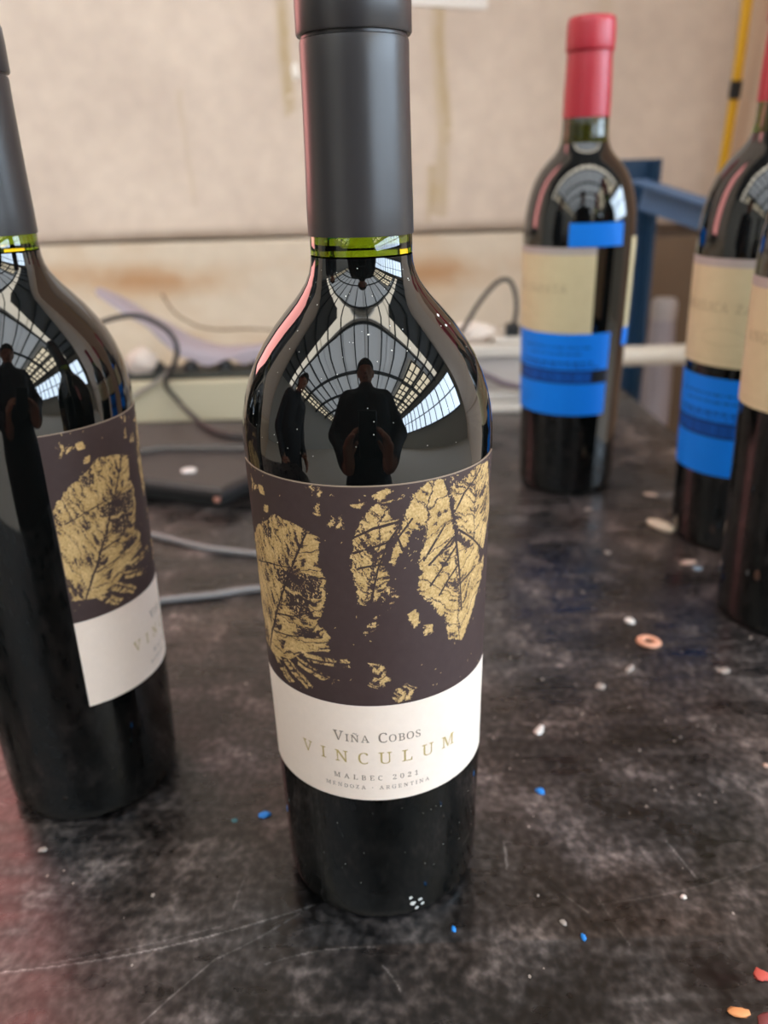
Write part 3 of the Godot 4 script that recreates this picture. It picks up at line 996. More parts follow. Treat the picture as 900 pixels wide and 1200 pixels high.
func _ready() -> void:
	rng.seed = 20
	# ------------------------------------------------ camera, sky, lights, exposure
	var cam := Camera3D.new()
	cam.name = "camera"
	add_child(cam)
	var lens := CameraAttributesPhysical.new()
	lens.frustum_focal_length = 19.2
	lens.frustum_focus_distance = 0.235
	lens.frustum_near = 0.01
	lens.frustum_far = 100.0
	lens.exposure_aperture = 6.5
	cam.attributes = lens
	cam.transform = Transform3D(Basis(Vector3(0.999574, -0.026974, 0.011109), Vector3(0.029172, 0.924259, -0.380649), Vector3(0, 0.380811, 0.924653)).orthonormalized(), Vector3(0, 0.25, 0))
	cam.fov = 64.011
	cam.current = true
	var we := WorldEnvironment.new()
	we.name = "environment"
	var env := Environment.new()
	env.background_mode = Environment.BG_SKY
	var sky := Sky.new()
	var sm := ProceduralSkyMaterial.new()
	sm.sky_top_color = Color(0.45, 0.60, 0.85)
	sm.sky_horizon_color = Color(0.80, 0.86, 0.92)
	sm.ground_bottom_color = Color(0.25, 0.24, 0.22)
	sm.ground_horizon_color = Color(0.55, 0.54, 0.52)
	sky.sky_material = sm
	env.sky = sky
	env.tonemap_mode = Environment.TONE_MAPPER_LINEAR
	env.tonemap_exposure = 0.71
	env.sdfgi_enabled = true
	env.ssao_enabled = true
	env.ssil_enabled = true
	we.environment = env
	add_child(we)
	# daylight through the long window row and the roof lights of the hall
	area(Vector3(5.86, 1.75, 11.5), Vector3(-1, 0, 0), Vector2(24.6, 1.9), Color(0.86, 0.93, 1.0), 6.5)
	for q in [[0.19, 1.0, 3.0], [0.27, 1.0, 3.0], [0.81, 0.8, 2.2]]:
		var c := roof_at(q[0])
		var inward := roof_in(q[0])
		c += inward * 0.19
		area(Vector3(c.x, c.y, 12.7), Vector3(inward.x, inward.y, 0), Vector2(21.9, q[1]), Color(1.0, 0.95, 0.84), q[2])
	area(Vector3(-0.94, 0.95, ZB + 0.035), Vector3(0, 0, 1), Vector2(0.60, 1.44), Color(1.0, 0.66, 0.64), 1.8)  # added red light in front of the unseen red panel
	# and through the translucent roof sheets, strip by strip along the arch
	for k in 6:
		var t0 := 0.32 + 0.073 * k
		var c := roof_at(t0 + 0.0365) + roof_in(t0 + 0.0365) * 0.03
		var inward := roof_in(t0 + 0.0365)
		area(Vector3(c.x, c.y, 12.6), Vector3(inward.x, inward.y, 0), Vector2(22.8, roof_at(t0).distance_to(roof_at(t0 + 0.073)) * 0.96), Color(0.95, 0.98, 1.0), 0.9)
	# and the clear arch of roof lights that spans the hall above the photographer
	for k in 6:
		var t0 := 0.15 + 0.1167 * k
		var c := roof_at(t0 + 0.0583) + roof_in(t0 + 0.0583) * 0.07
		var inward := roof_in(t0 + 0.0583)
		area(Vector3(c.x, c.y, 0.78), Vector3(inward.x, inward.y, 0), Vector2(0.54, roof_at(t0).distance_to(roof_at(t0 + 0.1167)) * 0.98), Color(1.0, 0.97, 0.90), 2.4)

	materials()
	hall()
	workbench()
	bottles()
	clutter()
	litter()
	people()

func materials() -> void:
	var m := mat(Color(0.026, 0.034, 0.034), 0.03, 0.63)
	M.dark_glass = m
	m = mat(Color(0.52, 0.66, 0.10, 0.0), 0.02, 0.5)
	m.refraction_enabled = true
	m.refraction_scale = 0.05
	M.green_glass = m
	m = mat(Color(0.27, 0.31, 0.10, 0.0), 0.03, 0.5)
	m.refraction_enabled = true
	m.refraction_scale = 0.05
	M.olive_glass = m
	M.capsule = mat(Color8(50, 48, 49), 0.34, 0.5)
	M.red_foil = mat(Color8(164, 34, 48), 0.38, 0.5)
	m = mat(Color.WHITE, 0.55, 0.4)
	m.albedo_texture = label_picture()
	m.texture_repeat = false
	M.leaf_label = m
	M.ink_grey = mat(Color8(140, 128, 116), 0.6)
	M.ink_gold = mat(Color8(190, 168, 112), 0.5)
	M.ink_faint = mat(Color8(168, 152, 120), 0.6)
	m = mat(Color.WHITE, 0.6, 0.4)
	m.albedo_texture = cream_picture()
	m.texture_repeat = false
	M.cream_label = m
	m = mat(Color.WHITE, 0.55, 0.4)
	m.albedo_texture = tape_picture()
	m.texture_repeat = false
	M.tape = m
	M.cream_plain = mat(Color8(208, 193, 155), 0.6, 0.4)
	M.tape_plain = mat(Color8(0, 124, 234), 0.55, 0.4)
	m = StandardMaterial3D.new()
	m.vertex_color_use_as_albedo = true
	m.roughness = 0.8
	M.figure = m
	M.jacket_color = Color(0.012, 0.013, 0.016)
	M.trouser_color = Color(0.016, 0.018, 0.026)
	M.skin_color = Color(0.32, 0.17, 0.11)
	M.shoe_color = Color(0.02, 0.018, 0.016)
	M.hair_color = Color(0.012, 0.009, 0.007)
	M.eye = mat(Color8(60, 45, 38), 0.2)
	M.black_plastic = mat(Color8(26, 25, 26), 0.45)
	M.cord = mat(Color8(38, 35, 37), 0.5)
	M.grey_cord = mat(Color8(118, 115, 115), 0.5)
	M.white_plastic = mat(Color8(200, 190, 180), 0.5)
	M.beige_plastic = mat(Color8(182, 171, 146), 0.55)

# ---------------------------------------------------------------- the hall
func hall() -> void:
	var m := mat(Color.WHITE, 0.85, 0.3)
	m.albedo_texture = wall_picture()
	m.texture_repeat = false
	# back wall: the painted panel in view carries the texture, the rest of the wall goes on in the same paint
	var b := Mb.new()
	b.box(Vector3(-7.8, 0.176, ZB - 0.3), Vector3(6.3, 6.0, ZB))
	b.box(Vector3(-7.8, FLOOR - 0.2, ZB - 0.3), Vector3(6.3, 0.176, ZB - 0.022))
	for i in range(0, b.v.size()):
		b.t[i] = Vector2((b.v[i].x + 1.0) / 1.7, 0.7 - b.v[i].y)
	struct("wall_back", b.done(), m, "pale beige painted wall with faint rusty drip stains behind the table")
	var paint := mat(Color8(203, 184, 163), 0.85, 0.3)
	b = Mb.new()
	b.rbox(Vector3(0.467, FLOOR, ZB), Vector3(0.66, 3.4, -0.68), 0.006)
	struct("wall_right", b.done(), mat(Color8(206, 178, 156), 0.85, 0.3), "short pinkish beige wall return beside the yellow conduit")
	b = Mb.new()
	b.rbox(Vector3(-7.5, FLOOR, ZB - 0.022), Vector3(0.30, 0.1708, ZB + 0.004), 0.003)
	var lm := mat(Color.WHITE, 0.85, 0.3)
	lm.albedo_texture = ledge_picture()
	lm.texture_repeat = false
	for i in b.v.size():
		b.t[i] = Vector2((b.v[i].x + 1.0) / 1.7, (0.2 - b.v[i].y) / 0.5)
	struct("trim_1", b.done(), lm, "stained beige plinth ledge along the foot of the painted wall")
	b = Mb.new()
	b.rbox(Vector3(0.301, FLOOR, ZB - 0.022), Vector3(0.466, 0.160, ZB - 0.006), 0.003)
	struct("trim_2", b.done(), mat(Color8(128, 106, 88), 0.9, 0.3), "lower wall strip with its shade painted in brown behind the blue steel frame")  # separate brown block: the shade on this stretch of wall put into its colour
	# the hall around and behind the photographer
	var conc := mat(Color8(178, 170, 160), 0.7, 0.4)
	b = Mb.new()
	b.box(Vector3(-7.8, FLOOR - 0.2, ZB - 0.3), Vector3(6.3, FLOOR, 24.3))
	struct("floor", b.done(), conc, "grey concrete hall floor")
	var grey_wall := mat(Color8(172, 168, 160), 0.8, 0.3)
	b = Mb.new()
	b.box(Vector3(-7.8, FLOOR - 0.2, ZB - 0.3), Vector3(-7.5, 3.5, 24.3))
	struct("wall_left", b.done(), grey_wall, "long grey side wall of the hall")
	b = Mb.new()
	b.box(Vector3(-7.8, FLOOR - 0.2, 24.0), Vector3(6.3, 6.5, 24.3))
	struct("wall_front", b.done(), grey_wall, "far grey end wall of the hall, behind the photographer")
	b = Mb.new()
	b.box(Vector3(6.0, FLOOR - 0.2, ZB - 0.3), Vector3(6.3, 0.75, 24.3))
	b.box(Vector3(6.0, 2.75, ZB - 0.3), Vector3(6.3, 3.5, 24.3))
	b.box(Vector3(6.0, 0.75, ZB - 0.3), Vector3(6.3, 2.75, -0.85))
	b.box(Vector3(6.0, 0.75, 23.8), Vector3(6.3, 2.75, 24.3))
	struct("wall_side", b.done(), grey_wall, "long grey side wall with a row of windows")
	# arched roof of grey sheets
	var roof := glow(Color8(226, 232, 238), 1.0)
	var arc := PackedVector2Array()
	var n := 16
	for i in n + 1:
		arc.append(roof_at(0.14 + 0.72 * i / n))
	b = Mb.new()
	var beams := Mb.new()
	var solid := Mb.new()
	var clear := Mb.new()
	for i in n:
		var p := arc[i]
		var q := arc[i + 1]
		var d := (q - p).normalized()
		var o := Vector2(d.y, -d.x)
		if o.y < 0:
			o = -o
		var x := Transform3D(Basis(Vector3(d.x, d.y, 0), Vector3(o.x, o.y, 0), Vector3(0, 0, 1)), Vector3(p.x, p.y, 0))
		b.box(Vector3(-0.02, 0, 1.05), Vector3(p.distance_to(q) + 0.02, 0.15, 24.3), x)
		solid.box(Vector3(-0.02, 0, ZB - 0.3), Vector3(p.distance_to(q) + 0.02, 0.15, 0.5), x)
		clear.box(Vector3(-0.01, 0.02, 0.5), Vector3(p.distance_to(q) + 0.01, 0.10, 1.05), x)
		beams.box(Vector3(-0.04, -0.12, ZB), Vector3(0.04, 0.0, 24.0), x)
	struct("ceiling", b.done(), roof, "arched hall roof of glowing translucent sheets")
	struct("ceiling", solid.done(), mat(Color8(120, 122, 124), 0.7, 0.3), "grey opaque roof sheets over the table end of the hall")
	struct("window_200", clear.done(), glow(Color(1.0, 0.96, 0.88), 2.4), "bright clear arch of roof lights spanning the hall")
	var steel := mat(Color8(52, 54, 58), 0.5)
	struct("trim_3", beams.done(), steel, "dark steel purlins running the length of the roof")
	var rib := Mb.new()
	for i in n:
		var p := arc[i]
		var q := arc[i + 1]
		var d := (q - p).normalized()
		var o := Vector2(-d.y, d.x)
		if o.y > 0:
			o = -o
		var x := Transform3D(Basis(Vector3(d.x, d.y, 0), Vector3(o.x, o.y, 0), Vector3(0, 0, 1)), Vector3(p.x, p.y, 0))
		rib.box(Vector3(-0.02, 0.12, -0.06), Vector3(p.distance_to(q) + 0.02, 0.40, 0.06), x)
	var rib_mesh := rib.done()
	var count := ["one", "two", "three", "four", "five", "six", "seven", "eight", "nine", "ten", "eleven", "twelve", "thirteen", "fourteen", "fifteen", "sixteen"]
	for k in 9:
		var o := struct("trim_%d" % (k + 4), rib_mesh, steel, "dark arched steel roof rib number %s from the painted wall" % count[k])
		o.position.z = 1.12 + k * 2.7
	# windows: side row and roof lights, each with bars and glowing panes
	var frame := mat(Color8(60, 62, 64), 0.5)
	var pane := glow(Color(0.72, 0.86, 1.0), 2.4)
	var roof_pane := glow(Color(1.0, 0.93, 0.78), 2.4)
	var no := 2
	for row in [
		[0.0, 2.0, pane, "tall pale blue window bay in the side wall", 10],
		[0.19, 1.0, roof_pane, "lower yellowed roof light over the window row", 9],
		[0.27, 1.0, roof_pane, "upper yellowed roof light over the window row", 9],
		[0.81, 0.8, roof_pane, "yellowed roof light over the blank side", 9]]:
		for k in row[4]:
			var w := Node3D.new()
			w.name = "window_%d" % no
			no += 1
			w.set_meta("kind", "structure")
			w.set_meta("label", "%s, bay %s from the painted wall" % [row[3], count[k]])
			add_child(w)
			var inward := Vector2(-1, 0)
			var at := Vector2(5.96, 1.75)
			if row[0] > 0.0:
				inward = roof_in(row[0])
				at = roof_at(row[0]) + inward * 0.15
			var nn := Vector3(inward.x, inward.y, 0)
			var u := nn.cross(Vector3.BACK)
			w.transform = Transform3D(Basis(u.cross(nn), u, nn), Vector3(at.x, at.y, 0.4 + (k + (10 - int(row[4]))) * 2.45))
			var hh: float = row[1] * 0.5
			obj("pane", box_mesh(Vector3(-1.2, -hh, -0.02), Vector3(1.2, hh, 0.0)), row[2], w)
			var f := Mb.new()
			for x in [-1.2, -0.4, 0.4, 1.2]:
				f.box(Vector3(x - 0.03, -hh, 0.0), Vector3(x + 0.03, hh, 0.16))
			for y in [-hh, 0.0, hh]:
				f.box(Vector3(-1.2, y - 0.035, 0.0), Vector3(1.2, y + 0.035, 0.155))
			obj("frame", f.done(), frame, w)
	# unseen glowing red panel, its window form made up for the pink reflections
	var w := Node3D.new()
	w.name = "window_1"
	w.set_meta("kind", "structure")
	w.set_meta("label", "unseen glowing red panel in a made-up window frame on the back wall")
	add_child(w)
	w.position = Vector3(-0.94, 0.95, ZB)
	obj("pane", box_mesh(Vector3(-0.30, -0.72, 0.0), Vector3(0.30, 0.72, 0.02), 0.003), glow(Color(1.0, 0.66, 0.62), 0.6), w)
	var f := Mb.new()
	f.rbox(Vector3(-0.35, -0.77, 0), Vector3(-0.30, 0.77, 0.06), 0.005)
	f.rbox(Vector3(0.30, -0.77, 0), Vector3(0.35, 0.77, 0.06), 0.005)
	f.rbox(Vector3(-0.35, 0.72, 0), Vector3(0.35, 0.77, 0.062), 0.005)
	f.rbox(Vector3(-0.35, -0.77, 0), Vector3(0.35, -0.72, 0.062), 0.005)
	obj("frame", f.done(), frame, w)

# ---------------------------------------------------------------- table
func workbench() -> void:
	var t := thing("work_table", "scuffed black-stained plywood work table carrying the bottles", "table", Vector3(0, FLOOR, 0))
	var pics := table_picture()
	var m := mat(Color.WHITE, 1.0, 0.5)
	m.albedo_texture = pics[0]
	m.roughness_texture = pics[1]
	m.roughness_texture_channel = BaseMaterial3D.TEXTURE_CHANNEL_RED
	m.texture_repeat = false
	var b := Mb.new()
	b.rbox(Vector3(table_lo.x, -FLOOR - 0.024, table_lo.y), Vector3(table_hi.x, -FLOOR, table_hi.y), 0.0015)
	for i in b.v.size():
		b.t[i] = (Vector2(b.v[i].x, b.v[i].z) - table_lo) / (table_hi - table_lo)
	obj("tabletop", b.done(), m, t)
	var lm := mat(Color8(38, 36, 36), 0.5)
	for x in [table_lo.x + 0.05, table_hi.x - 0.05]:
		for z in [table_lo.y + 0.05, table_hi.y - 0.06]:
			obj("leg", box_mesh(Vector3(x - 0.03, 0, z - 0.03), Vector3(x + 0.03, -FLOOR - 0.024, z + 0.03), 0.004), lm, t)

func facing(c: Vector3) -> float:
	return atan2(-c.x, -c.z)

func bottles() -> void:
	var p := Vector3(-0.0044, 0, -0.2534)
	var main := leaf_bottle(p, facing(p), 0.0, "dark wine bottle in the foreground with its whole gold leaf label facing forward")
	dust(main)
	p = Vector3(-0.1360, 0, -0.3070)
	leaf_bottle(p, facing(p), 77.5, "dark wine bottle cut by the left edge of view, leaf label turned aside")
	p = Vector3(0.1575, 0, -0.6680)
	red_bottle(p, facing(p), "whole red-capped bottle at the back with a small second blue tape across its label", -65.0, -20.5, true)
	p = Vector3(0.250, 0, -0.5476)
	red_bottle(p, facing(p), "red-capped bottle with one blue tape under its cream label, a white scrap at its foot", -26.0, -31.5, false)
	p = Vector3(0.239, 0, -0.4310)
	red_bottle(p, facing(p), "nearest red-capped bottle, cut by the right edge, no tape on its bare lower half", -12.0, 999.0, false)

func dust(bottle: Node3D) -> void:
	# dust on the shoulder and damp white crumbs near the foot, lying on the glass
	var b := Mb.new()
	var r := RandomNumberGenerator.new()
	r.seed = 8
	var spots: Array = []
	for i in 56:
		spots.append([r.randf_range(-70, 80), r.randf_range(0.178, 0.226), r.randf_range(0.00008, 0.00020)])
	for i in 22:
		spots.append([r.randf_range(-60, 70), r.randf_range(0.012, 0.054), r.randf_range(0.00007, 0.00016)])
	for q in [[62.0, 0.2117, 0.0006], [62.5, 0.2089, 0.0005], [2.4, 0.2094, 0.00035], [16, 0.0075, 0.0011], [18.5, 0.0045, 0.0009], [20.5, 0.0085, 0.0008], [15, 0.0105, 0.0007], [22, 0.006, 0.0007]]:
		spots.append(q)
	for q in spots:
		var a := deg_to_rad(q[0])
		var h: float = q[1]
		var rad := radius_at(LEAF_BOTTLE, h)
		var slope := (radius_at(LEAF_BOTTLE, h + 0.001) - radius_at(LEAF_BOTTLE, h - 0.001)) / 0.002
		var nn := Vector3(sin(a), -slope, cos(a)).normalized()
		var u := nn.cross(Vector3.UP).normalized()
		var w := u.cross(nn)
		var c := Vector3(sin(a) * rad, h, cos(a) * rad)
		var tip: Vector3 = c + nn * q[2] * 0.6
		var n := 7
		for k in n:
			var k0 := TAU * k / n
			var k1 := TAU * (k + 1) / n
			var r0: float = q[2] * (0.7 + 0.6 * fposmod(sin(k * 12.9 + q[0]) * 43.7, 1.0))
			var r1: float = q[2] * (0.7 + 0.6 * fposmod(sin(((k + 1) % n) * 12.9 + q[0]) * 43.7, 1.0))
			b.tri(tip, c + (u * cos(k0) + w * sin(k0)) * r0, c + (u * cos(k1) + w * sin(k1)) * r1, nn, nn, nn)
	var o := obj("dust", b.done(), mat(Color8(205, 205, 200), 0.8), bottle)
	o.set_meta("kind", "stuff")

# ---------------------------------------------------------------- things at the back of the table and behind it
func clutter() -> void:
	# beige enclosure; dark strip and black lumps stand for a dark gap and holes
	var t := thing("electrical_enclosure", "long beige plastic electrical enclosure at the back left of the table", "enclosure", Vector3(-0.19, 0, -0.915))
	obj("housing", box_mesh(Vector3(-0.19, 0.0, -0.03), Vector3(0.17, 0.047, 0.03), 0.003), M.beige_plastic, t)
	obj("dark_gap_strip", box_mesh(Vector3(-0.185, 0.047, -0.022), Vector3(0.165, 0.054, 0.022), 0.002), mat(Color8(52, 52, 46), 0.6), t)
	for k in 6:
		var kn := Mb.new()
		kn.lathe(PackedVector2Array([Vector2(0, 0.053), Vector2(0.0085, 0.053), Vector2(0.0088, 0.058), Vector2(0.0074, 0.0625), Vector2(0.004, 0.0645), Vector2(0, 0.065)]), 20, Transform3D(Basis.IDENTITY, Vector3(-0.133 + k * 0.0375, 0, 0.006)))
		obj("dark_hole_lump", kn.done(), M.black_plastic, t)
	# lavender-grey plastic sheet draped over it
	var top := smooth_path(PackedVector3Array([Vector3(-0.3071, 0.1417, -0.945), Vector3(-0.2805, 0.1279, -0.945), Vector3(-0.2595, 0.1132, -0.945), Vector3(-0.2361, 0.1001, -0.945), Vector3(-0.2144, 0.086, -0.945), Vector3(-0.1807, 0.0740, -0.945), Vector3(-0.1414, 0.0740, -0.945), Vector3(-0.080, 0.0765, -0.945), Vector3(-0.02, 0.074, -0.945)]), 6)
	var low := smooth_path(PackedVector3Array([Vector3(-0.2990, 0.1396, -0.899), Vector3(-0.272, 0.1182, -0.899), Vector3(-0.2506, 0.1040, -0.899), Vector3(-0.2363, 0.0870, -0.899), Vector3(-0.2196, 0.0720, -0.899), Vector3(-0.205, 0.0665, -0.899), Vector3(-0.1893, 0.0600, -0.899), Vector3(-0.166, 0.0672, -0.899), Vector3(-0.150, 0.0600, -0.899)]), 6)
	var b := Mb.new()
	var rows := 7
	var grid: Array = []
	for i in top.size():
		var ring: Array = []
		for j in rows + 1:
			var s := float(j) / rows
			var p := top[i].lerp(low[i], s)
			p += Vector3(0, 0.010 * sin(PI * s) * (0.4 + 0.6 * float(i) / top.size()), 0.012 * sin(PI * s))
			ring.append(p)
		grid.append(ring)
	for side in [0.0, 1.0]:
		for i in top.size() - 1:
			for j in rows:
				var a: Vector3 = grid[i][j]
				var c: Vector3 = grid[i + 1][j + 1]
				var d: Vector3 = grid[i][j + 1]
				var e: Vector3 = grid[i + 1][j]
				var nn := (c - a).cross(d - e).normalized()
				if nn.y < 0:
					nn = -nn
				var off: Vector3 = nn * -0.0012 * side
				b.quad(a + off, e + off, c + off, d + off, nn if side == 0.0 else -nn)
	var o := obj("plastic_sheet", b.done(), mat(Color8(152, 140, 148), 0.55))
	tag(o, "lavender-grey plastic sheet drooping with a scalloped edge over the beige enclosure", "sheet")
	o = obj("cable", tube_mesh(PackedVector3Array([Vector3(-0.3071, 0.1093, -0.872), Vector3(-0.2789, 0.1182, -0.872), Vector3(-0.2562, 0.121, -0.872), Vector3(-0.2391, 0.1162, -0.872), Vector3(-0.2211, 0.1033, -0.872), Vector3(-0.2142, 0.0869, -0.872), Vector3(-0.2189, 0.0691, -0.870), Vector3(-0.2320, 0.0474, -0.874), Vector3(-0.2211, 0.0277, -0.876), Vector3(-0.2060, 0.0275, -0.840), Vector3(-0.1720, 0.0292, -0.770), Vector3(-0.1470, 0.0292, -0.7380), Vector3(-0.1215, 0.0292, -0.7260), Vector3(-0.085, 0.0270, -0.715)]), 0.0027), M.cord)
	tag(o, "black cable arching over the sheet and down the front of the beige enclosure", "cable")
	o = obj("cable", tube_mesh(PackedVector3Array([Vector3(-0.2950, 0.0200, -0.876), Vector3(-0.2660, 0.0360, -0.880), Vector3(-0.2440, 0.0480, -0.8815), Vector3(-0.2270, 0.0600, -0.884), Vector3(-0.2200, 0.0700, -0.886)]), 0.0020), mat(Color8(140, 132, 124), 0.5))
	tag(o, "short pale grey cable crossing the enclosure's top left corner under the black cable", "cable")
	o = obj("wire", tube_mesh(PackedVector3Array([Vector3(-0.252, 0.128, -0.985), Vector3(-0.2414, 0.108, -0.985), Vector3(-0.2262, 0.0974, -0.98), Vector3(-0.2094, 0.0891, -0.98), Vector3(-0.186, 0.0854, -0.98), Vector3(-0.1573, 0.0856, -0.98), Vector3(-0.12, 0.083, -0.98)]), 0.0012, 8), mat(Color8(110, 84, 62), 0.5))
	tag(o, "thin brown wire lying behind the top edge of the lavender sheet", "wire")
	# crumpled white paper
	b = Mb.new()
	b = crumple(Vector3(0.021, 0.018, 0.016), 5)
	o = obj("crumpled_paper", b.done(), mat(Color8(206, 190, 180), 0.8))
	o.position = Vector3(-0.262, 0.0665, -0.902)
	tag(o, "crumpled white paper ball resting on the left end of the enclosure", "paper")
	# small black network box with a point towards the camera
	t = thing("router_box", "flat black plastic device box lying before the beige enclosure", "device", Vector3(-0.18, 0, -0.72))
	var outline := PackedVector2Array([Vector2(-0.085, -0.085), Vector2(0.062, -0.075), Vector2(0.074, 0.066), Vector2(0.050, 0.104), Vector2(-0.026, 0.073), Vector2(-0.080, 0.062)])
	b = Mb.new()
	b.prism(outline, 0.0130, 0.0205, 0.003)
	obj("case", b.done(), mat(Color8(52, 48, 48), 0.35), t)
	b = Mb.new()
	var inner := PackedVector2Array()
	for q in outline:
		inner.append(q * 0.93 + Vector2(0.0, 0.001))
	b.prism(inner, 0.003, 0.0131)
	obj("base", b.done(), mat(Color8(12, 12, 12), 0.6), t)
	b = Mb.new()
	b.prism(PackedVector2Array([Vector2(-0.084, -0.082), Vector2(0.060, -0.072), Vector2(0.064, 0.010), Vector2(-0.02, 0.002), Vector2(-0.078, 0.024)]), 0.0200, 0.0260, 0.003)
	obj("raised_lid", b.done(), mat(Color8(58, 53, 52), 0.35), t)
	b = Mb.new()
	b.lathe(PackedVector2Array([Vector2(0, 0), Vector2(0.0066, 0), Vector2(0.0066, 0.0012), Vector2(0.005, 0.0020), Vector2(0, 0.0022)]), 24, Transform3D(Basis(Vector3(1, 0, 0), Vector3(0, 1, 0), Vector3(0, 0, 0.9)), Vector3(0.0145, 0.0204, 0.058)))
	o = obj("white_glint", b.done(), mat(Color8(214, 208, 206), 0.4), t)  # white disc put in for a near-white glint on the case
	o.set_meta("label", "white oval for a logo glint")
	b = Mb.new()
	b.lathe(PackedVector2Array([Vector2(0, -0.003), Vector2(0.0022, -0.002), Vector2(0.003, 0), Vector2(0.0022, 0.002), Vector2(0, 0.003)]), 14, Transform3D(Basis.IDENTITY, Vector3(0.0445, 0.0095, 0.0985)))
	o = obj("indicator", b.done(), mat(Color8(180, 120, 100), 0.4), t)
	o.set_meta("label", "small reddish indicator knob")
	for q in [Vector2(-0.07, -0.07), Vector2(0.05, -0.062), Vector2(0.045, 0.08), Vector2(-0.066, 0.05)]:
		var fb := Mb.new()
		fb.lathe(PackedVector2Array([Vector2(0, 0), Vector2(0.005, 0), Vector2(0.005, 0.004), Vector2(0, 0.004)]), 12, Transform3D(Basis.IDENTITY, Vector3(q.x, 0, q.y)))
		obj("foot", fb.done(), M.black_plastic, t)
	o = obj("cable", tube_mesh(PackedVector3Array([Vector3(-0.2714, 0.0023, -0.621), Vector3(-0.2230, 0.0023, -0.594), Vector3(-0.1824, 0.0023, -0.5732), Vector3(-0.16, 0.0023, -0.5605), Vector3(-0.1312, 0.0023, -0.5434), Vector3(-0.1049, 0.0023, -0.5342), Vector3(-0.0733, 0.0023, -0.525), Vector3(-0.0307, 0.0023, -0.5165), Vector3(-0.0011, 0.0023, -0.5051), Vector3(0.0045, 0.0023, -0.4892), Vector3(-0.0125, 0.0023, -0.478), Vector3(-0.0459, 0.0023, -0.4753), Vector3(-0.085, 0.0023, -0.4765), Vector3(-0.1116, 0.0023, -0.4699), Vector3(-0.1407, 0.0023, -0.4648), Vector3(-0.1638, 0.0023, -0.4594), Vector3(-0.1885, 0.0023, -0.4521), Vector3(-0.2055, 0.0023, -0.4404)]), 0.0024), M.grey_cord)
	tag(o, "pale grey cable looped flat on the table between the two leaf-label bottles", "cable")
	# white power supply in the middle, half behind the foreground bottle
	t = thing("power_supply", "white plastic power supply case between the foreground bottle and the taped bottle", "power supply", Vector3(0.125, 0, -0.925))
	obj("base_plate", box_mesh(Vector3(-0.075, 0.0, -0.035), Vector3(0.055, 0.0115, 0.037), 0.002), M.white_plastic, t)
	obj("base_plate", box_mesh(Vector3(-0.073, 0.0125, -0.034), Vector3(0.053, 0.0235, 0.034), 0.002), M.white_plastic, t)
	o = obj("front_panel", box_mesh(Vector3(-0.070, 0.0235, -0.032), Vector3(0.050, 0.0615, 0.028), 0.0015), mat(Color8(176, 166, 160), 0.55), t)
	o.set_meta("label", "greyer recessed front panel")
	obj("lid", box_mesh(Vector3(-0.074, 0.0615, -0.034), Vector3(0.054, 0.0745, 0.034), 0.002), M.white_plastic, t)
	obj("lid_rib", box_mesh(Vector3(0.0, 0.0745, -0.024), Vector3(0.050, 0.0825, 0.028), 0.002), M.white_plastic, t)
	o = obj("cable", tube_mesh(PackedVector3Array([Vector3(0.06, 0.062, -0.884), Vector3(0.085, 0.056, -0.884), Vector3(0.107, 0.0476, -0.884), Vector3(0.1211, 0.0415, -0.884), Vector3(0.1354, 0.0345, -0.884), Vector3(0.155, 0.0291, -0.884), Vector3(0.185, 0.016, -0.886), Vector3(0.21, 0.004, -0.89)]), 0.0030), mat(Color8(96, 80, 92), 0.5))
	tag(o, "dull purple cable slanting across the front of the white power supply", "cable")
	b = crumple(Vector3(0.034, 0.013, 0.020), 9)
	o = obj("crumpled_cloth", b.done(), mat(Color8(222, 208, 198), 0.9))
	o.position = Vector3(0.107, 0.0840, -0.925)
	tag(o, "crumpled white cloth lying on top of the white power supply", "cloth")
	t = thing("plug_lead", "black lead looping up to a plug on top of the white power supply", "lead", Vector3(0.148, 0.0825, -0.905))
	obj("lead", tube_mesh(PackedVector3Array([Vector3(-0.072, -0.012, -0.012), Vector3(-0.0534, 0.0119, 0), Vector3(-0.0416, 0.0318, 0), Vector3(-0.0263, 0.0511, 0), Vector3(-0.0146, 0.0597, 0), Vector3(-0.0054, 0.0577, 0), Vector3(0.0006, 0.0441, 0), Vector3(0.0021, 0.026, 0), Vector3(0.0, 0.013, 0)]), 0.0024), M.cord, t)
	b = Mb.new()
	b.prism(PackedVector2Array([Vector2(-0.009, -0.006), Vector2(0.006, -0.006), Vector2(0.006, 0.006), Vector2(-0.009, 0.006)]), 0.0, 0.014, 0.003)
	obj("plug", b.done(), M.black_plastic, t)
	# white pipe and grey tube past the table's edge
	var pipe := Mb.new()
	pipe.tube(PackedVector3Array([Vector3(0.05, 0.026, -1.045), Vector3(0.56, 0.032, -1.020)]), 0.0125, 20)
	o = obj("pipe", pipe.done(), mat(Color8(216, 206, 192), 0.45))
	tag(o, "white horizontal pipe running behind the table's back edge", "pipe")
	t = thing("tube_stand", "upright lavender-grey tube with a pale cap standing behind the white pipe", "tube", Vector3(0.392, FLOOR, -1.14))
	obj("shaft", lathe_mesh(PackedVector2Array([Vector2(0, 0), Vector2(0.021, 0), Vector2(0.021, 0.90), Vector2(0.017, 1.005), Vector2(0, 1.005)]), 28), mat(Color8(178, 168, 174), 0.5), t)
	o = obj("cap", lathe_mesh(PackedVector2Array([Vector2(0, 1.005), Vector2(0.0165, 1.005), Vector2(0.0175, 1.008), Vector2(0.0175, 1.028), Vector2(0.014, 1.034), Vector2(0, 1.035)]), 28), mat(Color8(196, 186, 184), 0.5), t)
	# blue painted steel frame
	t = thing("steel_frame", "blue painted angle-iron frame standing between the table and the wall", "frame", Vector3(0.325, FLOOR, -1.10))
	var blue := mat(Color8(20, 54, 84), 0.5)
	b = Mb.new()
